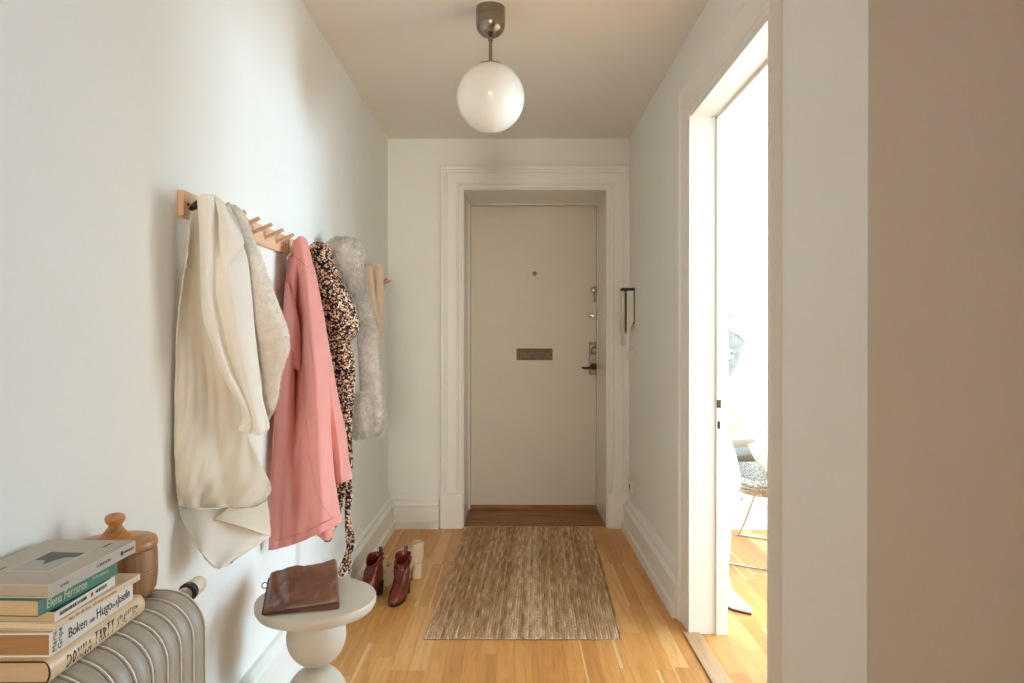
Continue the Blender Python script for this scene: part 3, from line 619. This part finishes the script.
def book(name, label, near, far, z0, z1, wid, cover, pages, board=.002, rnd=0, over=.003, endgap=0):
    nx, ny = near[0]*K, near[1]*K; fx, fy = far[0]*K, far[1]*K
    z0 = CZ-(CZ-z0)*K; z1 = CZ-(CZ-z1)*K
    Lk = math.hypot(fx-nx, fy-ny); T = z1-z0-.0004
    r = thing(name, label, 'book', (nx, ny, z0), -math.atan2(fx-nx, fy-ny), 'books stacked on the radiator')
    # cover wraps round the spine: profile in X-Z
    w = board
    if rnd:
        arc = [(-.006+ (.006+rnd)*math.cos(t) - rnd, T/2+T/2*math.sin(t)) for t in [-PI/2+PI*k/10 for k in range(11)]]
    else:
        arc = [(0, 0), (0, T)]
    inner = [(p[0]-w, max(w, min(T-w, p[1]))) for p in arc]
    poly = [(-wid, 0)] + arc + [(-wid, T), (-wid, T-w)] + inner[::-1] + [(-wid, w)]
    mb = MB(); mb.prism(poly, 'y', 0, Lk); mb.build('cover', cover, r, auto=35)
    mb = MB(); mb.box(-wid+over, -w-.002, over, Lk-over, w, T-w); mb.build('pages', pages, r)
    return r, Lk, T
b1, L1, T1 = book('book', 'thick cream-jacketed book with hand-drawn black lettering, bottom of the stack', (-.70,1.028), (-.703,1.294), .75, .787, .155, 'cov_dark', 'paper', .003, .006)
jk = [(-.006+.0125*math.cos(t)-.006, T1/2+(T1/2+.0004)*math.sin(t)) for t in [-PI/2+PI*k/12 for k in range(13)]]
mb = MB(); mb.prism([(-.150, T1-.0001)] + [(p[0]+.0003, p[1]) for p in jk[::-1]] + [(-.150, .0001), (-.150, -.0004)] + [(p[0]+.0009, p[1]) for p in jk] + [(-.150, T1+.0004)], 'y', -.0008, L1+.0008); mb.build('dust_jacket', 'cov_jacket', b1, auto=35)
# hand-drawn capitals, each a set of strokes in a unit box
ST = {'D': [[(0,0),(0,1)],[(0,1),(.55,.8),(.62,.35),(0,0)]], 'O': [[(.3,0),(.02,.4),(.3,.95),(.6,.5),(.3,0)]], 'N': [[(0,0),(.03,1)],[(.03,1),(.55,.02)],[(.55,.02),(.58,1)]],
      'A': [[(0,0),(.32,1)],[(.32,1),(.6,0)],[(.1,.35),(.55,.38)]], 'T': [[(0,.98),(.66,1)],[(.33,1),(.3,0)]], 'R': [[(0,0),(.02,1)],[(.02,1),(.55,.8),(.05,.5)],[(.1,.5),(.6,0)]],
      'S': [[(.55,.95),(.1,.85),(.5,.4),(.02,.05)]], 'E': [[(.05,0),(.05,1)],[(.05,1),(.5,.98)],[(.05,.5),(.4,.52)],[(.05,0),(.52,.03)]], 'G': [[(.55,.85),(.1,.7),(.1,.15),(.5,.1),(.5,.4),(.3,.42)]],
      'L': [[(.05,1),(.03,0)],[(.03,0),(.5,.03)]], 'I': [[(.1,0),(.12,1)]]}
def handwritten(words, root, x, name, mat):
    mb = MB(); rr = random.Random(3)
    for word, y0, y1, zb, h, wt in words:
        step = (y1-y0)/len(word)
        for i, ch in enumerate(word):
            dz = rr.uniform(-.0012,.0012); sc_ = rr.uniform(.9,1.08)
            for st in ST[ch]:
                pts = [(x-.0010*abs(2*v-1)**2, y0+step*(i+.08+.95*u)+.0025*v, zb+dz+h*v*sc_) for u, v in st]
                if len(pts) > 2: pts = cr(pts, 9)
                mb.tube(pts, wt, 6)
    return mb.build(name, mat, root)
handwritten([('DONNA', .034, .098, .0095, .0175, .0007), ('TARTT', .104, .160, .0105, .019, .0008), ('STEGLITSAN', .166, .232, .012, .0165, .00045)], b1, .0017, 'title_lettering', 'ink')
b2, L2, T2 = book('book', 'white-spined book with grey serif title, second from the bottom', (-.708,1.04), (-.712,1.272), .787, .824, .14, 'cov_white', 'paper_brown', .0025, 0)
text('Maria', .0135, 'author_lettering', 'ink_grey', b2, (.0003, .0125, .0035), rot=PI/2)
text('Gripe', .0135, 'author_lettering', 'ink_grey', b2, (.0003, .0255, .0035), rot=PI/2)
text('Boken', .022, 'title_lettering', 'ink', b2, (.0003, .040, .0095), sx=.85)
text('om', .013, 'title_lettering', 'ink_grey', b2, (.0003, .094, .0095), sx=.85)
text('Hugo', .024, 'title_lettering', 'ink', b2, (.0003, .112, .0095), sx=.85)
text('och', .013, 'title_lettering', 'ink_grey', b2, (.0003, .1575, .0095), sx=.85)
text('Josefin', .022, 'title_lettering', 'ink', b2, (.0003, .174, .0095), sx=.66)
b3, L3, T3 = book('book', 'thin cream book with faint tan title, longest in the middle of stack', (-.706,1.047), (-.698,1.272), .824, .8355, .14, 'cov_cream', 'cov_cream', .0012, 0)
text('Sagor for alla barn  och andra berattelser', .0075, 'title_lettering', 'ink_tan', b3, (.0003, .028, .003), sx=.95)
b4, L4, T4 = book('book', 'slim white-spined paperback with tiny black title under green book', (-.708,1.05), (-.710,1.212), .8355, .852, .135, 'cov_white', 'paper', .001, 0)
mb = MB(); mb.box(-.1, -.0004, .0, L4-.012, T4, T4+.0003); mb.build('dark_cover_front', 'cov_navy', b4)
text('FLICKAN SOM ROKT UT ELDEN', .0075, 'title_lettering', 'ink', b4, (.0003, .010, .006), sx=.62, bold=.0001)
mb = MB(); mb.box(.0, .0004, .088, .093, .005, .011); mb.build('red_mark', 'ink_red', b4)
text('NORSTEDTS', .0075, 'publisher_lettering', 'ink', b4, (.0003, .100, .006), sx=.75, bold=.0001)
b5, L5, T5 = book('book', 'green book with pale yellow author name on spine, second from top', (-.72,1.03), (-.711,1.22), .852, .877, .135, 'cov_green', 'paper', .0005, 0)
text('Elena Ferrante', .0195, 'author_lettering', 'ink_pale', b5, (.0003, .016, .0055), sx=.78)
text('Min fantastiska van', .0075, 'title_lettering', 'ink_pale', b5, (.0003, .118, .012), sx=.72)
b6, L6, T6 = book('book', 'large grey hardback with small landscape photo on cover, top of stack', (-.708,1.039), (-.704,1.267), .877, .899, .16, 'cov_grey', 'paper_grey', .0025, 0)
text('LONDON', .0072, 'title_lettering', 'ink_grey', b6, (.0003, .108, .008), sx=1.2)
text('LUND', .006, 'spine_lettering', 'ink_grey', b6, (.0003, .022, .008), sx=1.2)
text('BOKFORLAGET', .0052, 'publisher_lettering', 'ink', b6, (.0003, .185, .008), sx=.8)
mb = MB(); mb.lathe([(.0038,0),(.0038,.0004),(0,.0004)], (.0, .178, .0103), 16, 'x'); mb.build('emblem', 'ink', b6)
text('IN FROM THE DISTANCE', .0058, 'cover_lettering', 'ink_grey', b6, (-.120, .020, T6+.0003), face='top', rot=-PI/2+PI/2, sx=.8)
text('LENDEN', .006, 'cover_lettering', 'ink_grey', b6, (-.03, .176, T6+.0003), face='top', sx=1)
mb = MB(); mb.box(-.108, -.039, .054, .155, T6, T6+.0004); cp = mb.build('cover_photo', 'photo_edge', b6)
mb = MB(); mb.box(-.1055, -.0415, .0565, .1525, T6, T6+.0007); mb.build('photo_image', 'photo', cp)
mb = MB(); mb.rings([[(x, y, T6+.0007) for x, y in ((-.100,.107),(-.083,.106),(-.072,.085),(-.067,.104),(-.061,.119),(-.0425,.125),(-.0425,.143),(-.092,.146),(-.103,.147),(-.100,.122))],
    [(x, y, T6+.0010) for x, y in ((-.100,.107),(-.083,.106),(-.072,.085),(-.067,.104),(-.061,.119),(-.0425,.125),(-.0425,.143),(-.092,.146),(-.103,.147),(-.100,.122))]]); mb.build('photo_landscape', 'photo_dark', cp)

# ------------------------------------------------------------------ turned wooden jar
jr = thing('wooden_jar', 'turned brown wooden jar with knobbed lid on radiator', 'jar', (-.776, 1.325, ZR))
mb = MB(); mb.lathe([(0,0),(.060,0),(.066,.004),(.072,.016),(.0742,.040),(.0744,.052),(.0735,.0532),(.0735,.055),(.0744,.0562),(.0738,.082),(.0725,.094),(0,.094)], n=56); mb.build('body', 'jar', jr, auto=35)
mb = MB(); mb.lathe([(0,.0945),(.0725,.0948),(.0745,.098),(.0745,.105),(.072,.1095),(.060,.1125),(.045,.1145),(.032,.118),(.024,.1225),(.019,.128),(.0150,.133),(.0145,.135),(.0122,.137),(.0122,.140),(0,.140)], n=56); ld = mb.build('lid', 'jar_lid', jr, auto=35)
mb = MB(); mb.lathe([(.0112,.139),(.0125,.142),(.0165,.147),(.0180,.152),(.0176,.157),(.0140,.161),(.007,.163),(0,.1632)], n=32); mb.build('knob', 'jar_lid', ld, auto=50)

# ------------------------------------------------------------------ stool and pouch
SX, SY, SZ, SR = -.603, 2.08, .485, .179
st = thing('side_stool', 'round putty grey stool with stacked ball pedestal', 'stool', (SX, SY, 0))
mb = MB(); e = .0125
prf = [(0, SZ-.036), (SR-.016, SZ-.036), (SR-.007, SZ-.032), (SR-.001, SZ-.022), (SR, SZ-.014), (SR, SZ-.004), (SR-.0015, SZ-.001), (SR-.004, SZ), (0, SZ)]
mb.lathe(prf, n=80); mb.build('tabletop', 'stool', st, auto=35)
zc = .364; rb = .0885
mb = MB(); mb.lathe([(0,SZ-.034),(.080,SZ-.034)] + [(rb*math.cos(t), zc+.006+rb*1.05*math.sin(t)) for t in [.78-(.78+1.22)*k/24 for k in range(25)]], n=64); mb.build('upper_ball', 'stool', st, auto=40)
zl = .178
mb = MB(); mb.lathe([(0,.2692)] + [(.092*math.cos(t), zl+.098*math.sin(t)) for t in [1.19-(1.19+1.1)*k/24 for k in range(25)]] + [(.045,.06),(0,.06)], n=64); mb.build('lower_ball', 'stool', st, auto=40)
mb = MB(); mb.lathe([(0,0),(.138,0),(.145,.006),(.145,.022),(.138,.030),(.06,.06),(.045,.10),(0,.10)], n=64); mb.build('foot', 'stool', st, auto=40)

po = thing('leather_pouch', 'brown leather zip pouch lying on the stool', 'pouch', (SX, SY, SZ))
BLc, BRc, TRc, TLc = Vector((-.714,1.938)), Vector((-.508,1.985)), Vector((-.578,2.235)), Vector((-.782,2.178))
hBL, hBR, hTR, hTL = .016, .048, .073, .052
nu, nv = 60, 60; top = []; bot = []
for j in range(nv+1):
    rt, rbm = [], []
    for i in range(nu+1):
        u, v = i/nu, j/nv
        p = (BLc*(1-u)+BRc*u)*(1-v) + (TLc*(1-u)+TRc*u)*v
        eu = min(u, 1-u, v, 1-v); ed = math.sqrt(max(0, 1-(1-min(1, eu/.055))**2))
        h = (hBL*(1-u)+hBR*u)*(1-v) + (hTL*(1-u)+hTR*u)*v
        nz = noise.noise(Vector((u*3.1, v*2.2, 1.3)))*.012 + noise.noise(Vector((u*9, v*4.5, 5)))*.0055 + noise.noise(Vector((u*16, v*7, 9)))*.003*S(.5,0,v) + .012*math.exp(-(((u-.93)/.05)**2+((v-.16)/.10)**2)) - .006*math.exp(-((v-.55-.2*u)/.06)**2)*S(0,.3,u) - .005*math.exp(-((u+.25*v-.30)/.05)**2)
        z = .004 + (h-.004)*(.42+.58*ed) + nz*ed
        c = Vector((-.645, 2.09)); q = p + (p-c)*(0.02*math.sin(7*u+2)*0)
        rt.append((q.x-SX, q.y-SY, z)); rbm.append((q.x-SX, q.y-SY, .0008 + (.004 if eu < .001 else 0)))
    top.append(rt); bot.append(rbm)
mb = MB(); mb.rings(top, cap=False, closed=False); o_ = len(mb.v); mb.rings(bot, cap=False, closed=False)
n1 = nu+1; per = [i for i in range(n1)] + [j*n1+nu for j in range(1, n1)] + [nu*n1+i for i in range(nu-1, -1, -1)] + [j*n1 for j in range(nu-1, 0, -1)]
for a, b in zip(per, per[1:]+per[:1]): mb.f.append((a, b, o_+b, o_+a))
mb.build('pouch_body', 'leather', po, smooth=True)
mb = MB(); mb.tube([Vector(t) + Vector((-.001,-.001,-.003)) for t in [top[0][i] for i in range(0, nu+1, 4)]], .0035, 8); mb.build('front_piping', 'leather_edge', po, smooth=True)
mb = MB(); mb.tube([Vector(top[j][0]) + Vector((-.001,0,-.001)) for j in range(0, nv+1, 4)], .003, 8); mb.build('zip', 'leather_edge', po, smooth=True)
p0 = Vector(top[46][0]) + Vector((-.010,0,.0)); mb = MB(); mb.tube([p0+Vector((.009*math.cos(t), .003*math.sin(t), .008*math.sin(t))) for t in [2*PI*k/16 for k in range(17)]], .0016, 6, cap=False); mb.build('zip_ring', 'black', po, smooth=True)

# ------------------------------------------------------------------ rug
cz = [(-.381,2.885),(.458,2.885),(.526,4.60),(-.332,4.60)]
ng, nl = 432, 190
cordv = [random.random() for _ in range(120)]; cvals = []
mb = MB(); gt = []
for j in range(nl+1):
    v = j/nl; row = []
    for i in range(ng+1):
        u = i/ng; a = (Vector(cz[0])*(1-u)+Vector(cz[1])*u)*(1-v) + (Vector(cz[3])*(1-u)+Vector(cz[2])*u)*v
        cord = u*72; k = int(cord); ph = v*150*PI + (k % 2)*PI + noise.noise(Vector((k*1.7, v*9, 0)))*3
        hz = .003 + .0085*abs(math.sin(PI*cord))*(.75+.25*math.sin(ph)) + .0012*noise.noise(Vector((u*6, v*10, 2)))
        ex = .004*noise.noise(Vector((v*30, 3.3 if u < .5 else 9.1, 0)))*(1 if i in (0, ng) else 0)
        ey = .004*noise.noise(Vector((u*40, 1.1 if v < .5 else 7.7, 0)))*(1 if j in (0, nl) else 0)
        if i in (0, ng) or j in (0, nl): hz = .003
        row.append((a.x+ex, a.y+ey, hz)); cvals.append(max(0, min(1, .46+.34*cordv[k] + .45*noise.noise(Vector((k*2.3, v*16, 4))) + .25*noise.noise(Vector((u*5, v*1.5, 8))) - .22*(abs(math.sin(PI*cord)) < .3))))  # cord tone, with shade painted into the grooves between cords
    gt.append(row)
mb.rings(gt, cap=False, closed=False)
o_ = len(mb.v); mb.v += [(x, y, .0006) for x, y in ((gt[0][0][:2]), (gt[0][-1][:2]), (gt[-1][-1][:2]), (gt[-1][0][:2]))]; mb.f.append((o_, o_+1, o_+2, o_+3))
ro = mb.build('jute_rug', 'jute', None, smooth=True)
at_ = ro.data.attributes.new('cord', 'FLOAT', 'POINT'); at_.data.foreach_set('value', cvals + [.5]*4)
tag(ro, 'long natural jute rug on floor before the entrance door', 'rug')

# ------------------------------------------------------------------ shoes
def egg(z, yf, yb, w, n=40, pinch=.0, hh=0, y0=0, y1=.1, sx=0, pw=.72):
    mid = (yf+yb)/2; hl = (yb-yf)/2; out = []
    for k in range(n):
        t = 2*PI*k/n; y = mid+hl*math.cos(t); s_ = math.sin(t)
        fr = (yb-y)/(yb-yf+1e-9)
        x = w*abs(s_)**pw*(1 if s_ >= 0 else -1)*(1-pinch*S(.55,1,fr))
        out.append((x+sx, y, z+hh*S(y0, y1, y)))
    return out
def boot(name, label, cat, loc, rz, group, prof, hh, mats, ball=-.03, heelw=.032, heell=.055, pinch=.02, strap=None, tab=True, tilt=None, lip=None):
    r = thing(name, label, cat, loc, rz, group)
    y1 = .055
    g = lambda z, yf, yb, w, dz=0, dx=0: egg(z+dz, yf+dx, yb-dx, w-dx, 40, pinch, hh, ball, y1)
    lv = cr(prof, 40)
    ztop = prof[-1][0]; t_ = .004
    rs = [g(*p, dz=.008) for p in lv]
    inner = [g(p[0]-.0, p[1]+t_, p[2]-t_, p[3]-t_, dz=.008) for p in cr([q for q in prof if q[0] > ztop-.075][::-1], 10)]
    mb = MB(); mb.rings(rs+inner); up = mb.build('upper', mats[0], r, smooth=True)
    z0 = prof[0]; ol = [g(0, z0[1]-.003, z0[2]+.002, z0[3]+.003), g(.0085, z0[1]-.004, z0[2]+.003, z0[3]+.004)]
    mb = MB(); mb.rings(ol); mb.build('sole', mats[1], r, auto=50)
    yb = z0[2]; mb = MB(); rs = []
    for f_ in (0, .3, .7, 1):
        z = hh*f_+.001; e_ = 1-.10*(1-f_)
        rs.append(egg(z, yb-heell*e_, yb-.004*(1-f_), heelw*e_, 28, -.0))
    mb.rings(rs); mb.build('heel', mats[2], r, auto=50)
    if strap:
        (za, zb_, idx) = strap
        def ring(zs, out):
            res = []
            p = min(lv, key=lambda q: abs(q[0]-zs)); base = g(*p, dz=.008)
            c = Vector((0, (p[1]+p[2])/2, 0))
            for q in base:
                v = Vector((q[0]-c.x, q[1]-c.y, 0)); l_ = v.length
                fy = (q[1]-p[1])/(p[2]-p[1])
                res.append((c.x+v.x*(1+out/l_), c.y+v.y*(1+out/l_), q[2]+idx*(q[0]/p[3])+ .0))
            return res
        mb = MB(); mb.rings([ring(za, -.002), ring(za, .008), ring(zb_, .008), ring(zb_, -.002)], cap=False); mb.build('strap', mats[0], r, auto=50)
    if tab:
        yb = prof[-1][2]; zt = ztop+.008+hh
        mb = MB(); mb.tube([(0, yb+.003, zt-.05), (0, yb+.004, zt), (0, yb+.001, zt+.024), (0, yb-.004, zt+.026), (0, yb-.006, zt)], [.0035]*5, 8); 
        for i_, v_ in enumerate(mb.v): mb.v[i_] = (v_[0]*2.6, v_[1], v_[2])
        mb.build('pull_tab', mats[3], r, auto=50)
    return r
PB = [(0,-.122,.094,.034),(.008,-.130,.099,.038),(.024,-.128,.101,.039),(.040,-.112,.100,.038),(.055,-.082,.099,.036),(.072,-.048,.097,.034),(.092,-.018,.095,.034),(.108,-.002,.093,.0345),(.122,.0,.095,.037),(.132,.0,.097,.039)]
gb = 'chestnut leather ankle boots by the stool'; 
bm_ = ('boot', 'boot_dark', 'boot_dark', 'boot')
boot('ankle_boot', 'chestnut leather ankle boot turned toward camera, right one of the pair', 'boot', (-.560, 3.355, 0), -.14, gb, PB, .062, bm_, strap=(.094,.107,.004))
boot('ankle_boot', 'chestnut leather ankle boot half hidden behind the stool top', 'boot', (-.712, 3.345, 0), -.45, gb, PB, .062, bm_, strap=(.086,.100,.018))
PSu = [(0,-.118,.085,.036),(.010,-.124,.090,.041),(.028,-.118,.093,.042),(.045,-.095,.094,.041),(.06,-.075,.094,.039),(.075,-.058,.094,.038),(.086,-.050,.095,.037),(.094,-.047,.096,.037),(.104,-.045,.096,.037)]
sm_ = ('suede', 'suede_pale', 'suede', 'suede'); gs = 'taupe suede heeled boots by the baseboard'
boot('suede_boot', 'taupe suede boot with chunky heel, furthest from the stool', 'boot', (-.574, 3.625, 0), -1.35, gs, PSu, .080, sm_, heelw=.034, heell=.066, tab=False)
boot('suede_boot', 'taupe suede boot squeezed behind the right chestnut boot', 'boot', (-.618, 3.510, 0), -1.4, gs, PSu, .080, sm_, heelw=.034, heell=.066, tab=False)
PW = [(0,-.13,.07,.030),(.008,-.137,.074,.034),(.022,-.13,.075,.036),(.04,-.095,.075,.035),(.06,-.05,.074,.033),(.085,-.02,.073,.034),(.12,-.004,.072,.036),(.18,-.004,.076,.040),(.26,-.012,.082,.046),(.33,-.016,.086,.05)]
boot('white_boot', 'white pointed boot standing just beyond the doorway', 'boot', (1.018, 3.255, 0), .60, None, PW, .03, ('white_boot','boot_dark','white_boot','white_boot'), heelw=.026, heell=.045, pinch=.55, tab=False)

# ------------------------------------------------------------------ next room: hung clothes, wire chair
def hung(name, label, cat, path, mat, nv=40, dr=.6, extra=None):
    r = thing(name, label, cat)
    mb = MB(); rs = blob([(*p, dr) for p in path], nv, 32, lambda t, v: .05*math.sin(5*t+5*v))
    for ring in rs:
        for p in ring:
            if p.x < XW+.006: p.x = XW+.006
    mb.rings(rs); mb.build('cloth', mat, r, smooth=True); return r
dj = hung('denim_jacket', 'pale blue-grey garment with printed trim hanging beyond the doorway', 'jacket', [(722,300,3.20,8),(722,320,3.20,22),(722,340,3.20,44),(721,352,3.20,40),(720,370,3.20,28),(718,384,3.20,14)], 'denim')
mb = MB()
for i in range(26):
    t = i/25; q = cr([(729,311),(733,320),(738,332),(743,339),(744,336),(741,347),(737,358),(735,370),(731,380)], 26)[i]
    p = W(q[0]+random.uniform(-1,.5), q[1], 3.17); mb.tube([p, p+Vector((random.uniform(.0,.01), random.uniform(-.01,.0), random.uniform(-.016,.0)))], .0022, 6)
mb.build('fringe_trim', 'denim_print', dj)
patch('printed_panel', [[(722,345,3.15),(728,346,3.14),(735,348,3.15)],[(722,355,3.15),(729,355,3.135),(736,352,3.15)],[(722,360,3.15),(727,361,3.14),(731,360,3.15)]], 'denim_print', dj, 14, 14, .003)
patch('cream_collar', [[(727,318,3.16),(730,319,3.155),(733,321,3.16)],[(729,328,3.15),(734,328,3.14),(739,331,3.15)],[(733,333,3.15),(738,335,3.14),(743,339,3.15)]], 'cream_cushion', dj, 12, 12, .003)
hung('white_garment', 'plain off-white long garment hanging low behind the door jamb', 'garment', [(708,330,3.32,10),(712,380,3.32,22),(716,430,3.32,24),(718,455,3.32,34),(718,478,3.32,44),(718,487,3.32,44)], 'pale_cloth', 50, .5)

wcx, wcy = 1.50, 4.035; ua = math.atan2(-.53, .85)
ch = thing('wire_chair', 'thin steel wire lounge chair seen through the doorway', 'chair', (wcx, wcy, 0), ua)
# local +x is the chair's front, y across
def shell(s, t):       # s 0 back top .. 1 seat front, t -1..1
    pts = [(-.36,.80),(-.30,.62),(-.22,.45),(-.10,.36),(.10,.36),(.28,.40),(.36,.43)]
    wd = [(.24,),(.34,),(.40,),(.40,),(.36,),(.28,),(.20,)]
    p = cr(pts, 25)[int(round(s*24))]; w = cr(wd, 25)[int(round(s*24))][0]
    return Vector((p[0]+.05*t*t, w*t, p[1]+.11*t*t))
mb = MB()
for k in range(13): mb.tube([shell(s/24, -1+k/6) for s in range(25)], .0028, 5)
for s in range(0, 25, 2): mb.tube([shell(s/24, -1+k/6) for k in range(13)], .0028, 5)
mb.build('wire_shell', 'chrome', ch, smooth=True)
mb = MB(); rim = [shell(0, -1+k/6) for k in range(13)] + [shell(s/24, 1) for s in range(1, 25)] + [shell(1, 1-k/6) for k in range(1, 13)] + [shell(1-s/24, -1) for s in range(1, 25)]
mb.tube(rim, .005, 8); mb.build('rim', 'chrome', ch, smooth=True)
for sgn in (-1, 1):
    y = .25*sgn
    mb = MB(); mb.tube(cr([(-.10,y*.8,.36),(-.2,y*1.15,.10),(-.24,y*1.2,.012),(-.20,y*1.2,.007),(.22,y*1.2,.007),(.26,y*1.2,.012),(.22,y*1.15,.10),(.14,y*.8,.37)], 50), .006, 8); mb.build('leg', 'chrome', ch, smooth=True)
def pillow(name, label, mat, loc, rot, wx, wz, th, pw=2.2, taper=0):
    mb = MB(); n = 24; gf, gb_ = [], []
    for j in range(n+1):
        a, b = [], []
        for i in range(n+1):
            u, v = 2*i/n-1, 2*j/n-1
            k = (max(0, 1-abs(u)**pw)*max(0, 1-abs(v)**pw))**.5
            pin = 1-.06*(1-abs(u))*abs(v)**3; pin2 = 1-.06*(1-abs(v))*abs(u)**3
            tp = 1-taper*(v+1)/2; a.append((th/2*k, u*wx/2*pin2*tp, v*wz/2*pin)); b.append((-th/2*k, u*wx/2*pin2*tp, v*wz/2*pin))
        gf.append(a); gb_.append(b)
    mb.rings(gf, cap=False, closed=False); mb.rings(gb_, cap=False, closed=False)
    o = mb.build(name, mat, None, smooth=True); o.location = loc; o.rotation_euler = rot
    bm = bmesh.new(); bm.from_mesh(o.data); bmesh.ops.remove_doubles(bm, verts=bm.verts, dist=1e-5); bmesh.ops.recalc_face_normals(bm, faces=bm.faces); bm.to_mesh(o.data); bm.free()
    for p in o.data.polygons: p.use_smooth = True
    return tag(o, label, 'cushion')
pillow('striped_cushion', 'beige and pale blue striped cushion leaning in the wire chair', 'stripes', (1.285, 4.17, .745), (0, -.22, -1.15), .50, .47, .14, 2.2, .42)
pillow('cream_cushion', 'round-edged cream cushion lying in front of the striped cushion', 'cream_cushion', (1.585, 3.99, .555), (.1, -.75, -1.0), .40, .34, .15, 3)
mb = MB(); g_ = []
for j in range(25):
    row = []
    for i in range(25):
        s_ = .22+.74*j/24; t = -1.0+2.0*i/24
        pa, pb = shell(math.floor(s_*24)/24, t), shell(min(1, (math.floor(s_*24)+1)/24), t); p = pa.lerp(pb, s_*24-math.floor(s_*24))
        row.append(p + Vector((0,0,.028+.010*noise.noise(Vector((i*.6, j*.6, 0))))))
    g_.append(row)
mb.rings(g_, cap=False, closed=False); o = mb.build('knitted_throw', 'throw', None, smooth=True, solid=.03); o.location = (wcx, wcy, 0); o.rotation_euler = (0,0,ua)
tag(o, 'grey speckled knitted throw lying over the wire chair seat', 'throw')

# ------------------------------------------------------------------ light and camera
def area(name, loc, rot, sx, sy, power, col):
    l = bpy.data.lights.new(name, 'AREA'); l.shape = 'RECTANGLE'; l.size = sx; l.size_y = sy; l.energy = power; l.color = col
    o = bpy.data.objects.new(name, l); C.objects.link(o); o.location = loc; o.rotation_euler = rot; return o
DAY = (.555,.805,1.04)
area('window_daylight_far', (3.2, YB+.09, 1.5), (-PI/2, 0, 0), 1.9, 1.6, 72, DAY)
area('window_daylight_room', (7.03, 2.75, 1.43), (0, PI/2, 0), 2.0, 1.95, 184, DAY)
area('fill_light_near', (4.4, 1.53, 1.5), (PI/2, 0, 0), 2.1, 1.7, 50, DAY)  # added fill to even out the far hall, no window known here
area('window_daylight_study', (2.93, .5, 1.5), (0, PI/2, 0), 1.5, 1.5, 6, DAY)
area('fill_light_behind', (.3, -7.04, 1.5), (PI/2, 0, 0), 1.5, 1.75, 142, (.97,.87,.72))  # added fill from an invented window behind the camera, lifts the back wall
w = bpy.data.worlds.new('World'); bpy.context.scene.world = w; w.use_nodes = True
bg = w.node_tree.nodes['Background']; bg.inputs[0].default_value = (.7,.85,1,1); bg.inputs[1].default_value = .8

cam = bpy.data.cameras.new('camera'); co = bpy.data.objects.new('camera', cam); C.objects.link(co)
cam.sensor_width = 36; cam.lens = F/1024*36; cam.clip_start = .02
co.location = (0, 0, CZ); co.rotation_euler = (PI/2 - math.atan(2.5/F), 0, math.atan(2/F))
sc_ = bpy.context.scene; sc_.camera = co
sc_.view_settings.view_transform = 'Standard'; sc_.view_settings.look = 'None'; sc_.view_settings.exposure = .90; sc_.view_settings.gamma = 1
sc_.cycles.max_bounces = 12; sc_.cycles.diffuse_bounces = 8; sc_.cycles.sample_clamp_indirect = 8
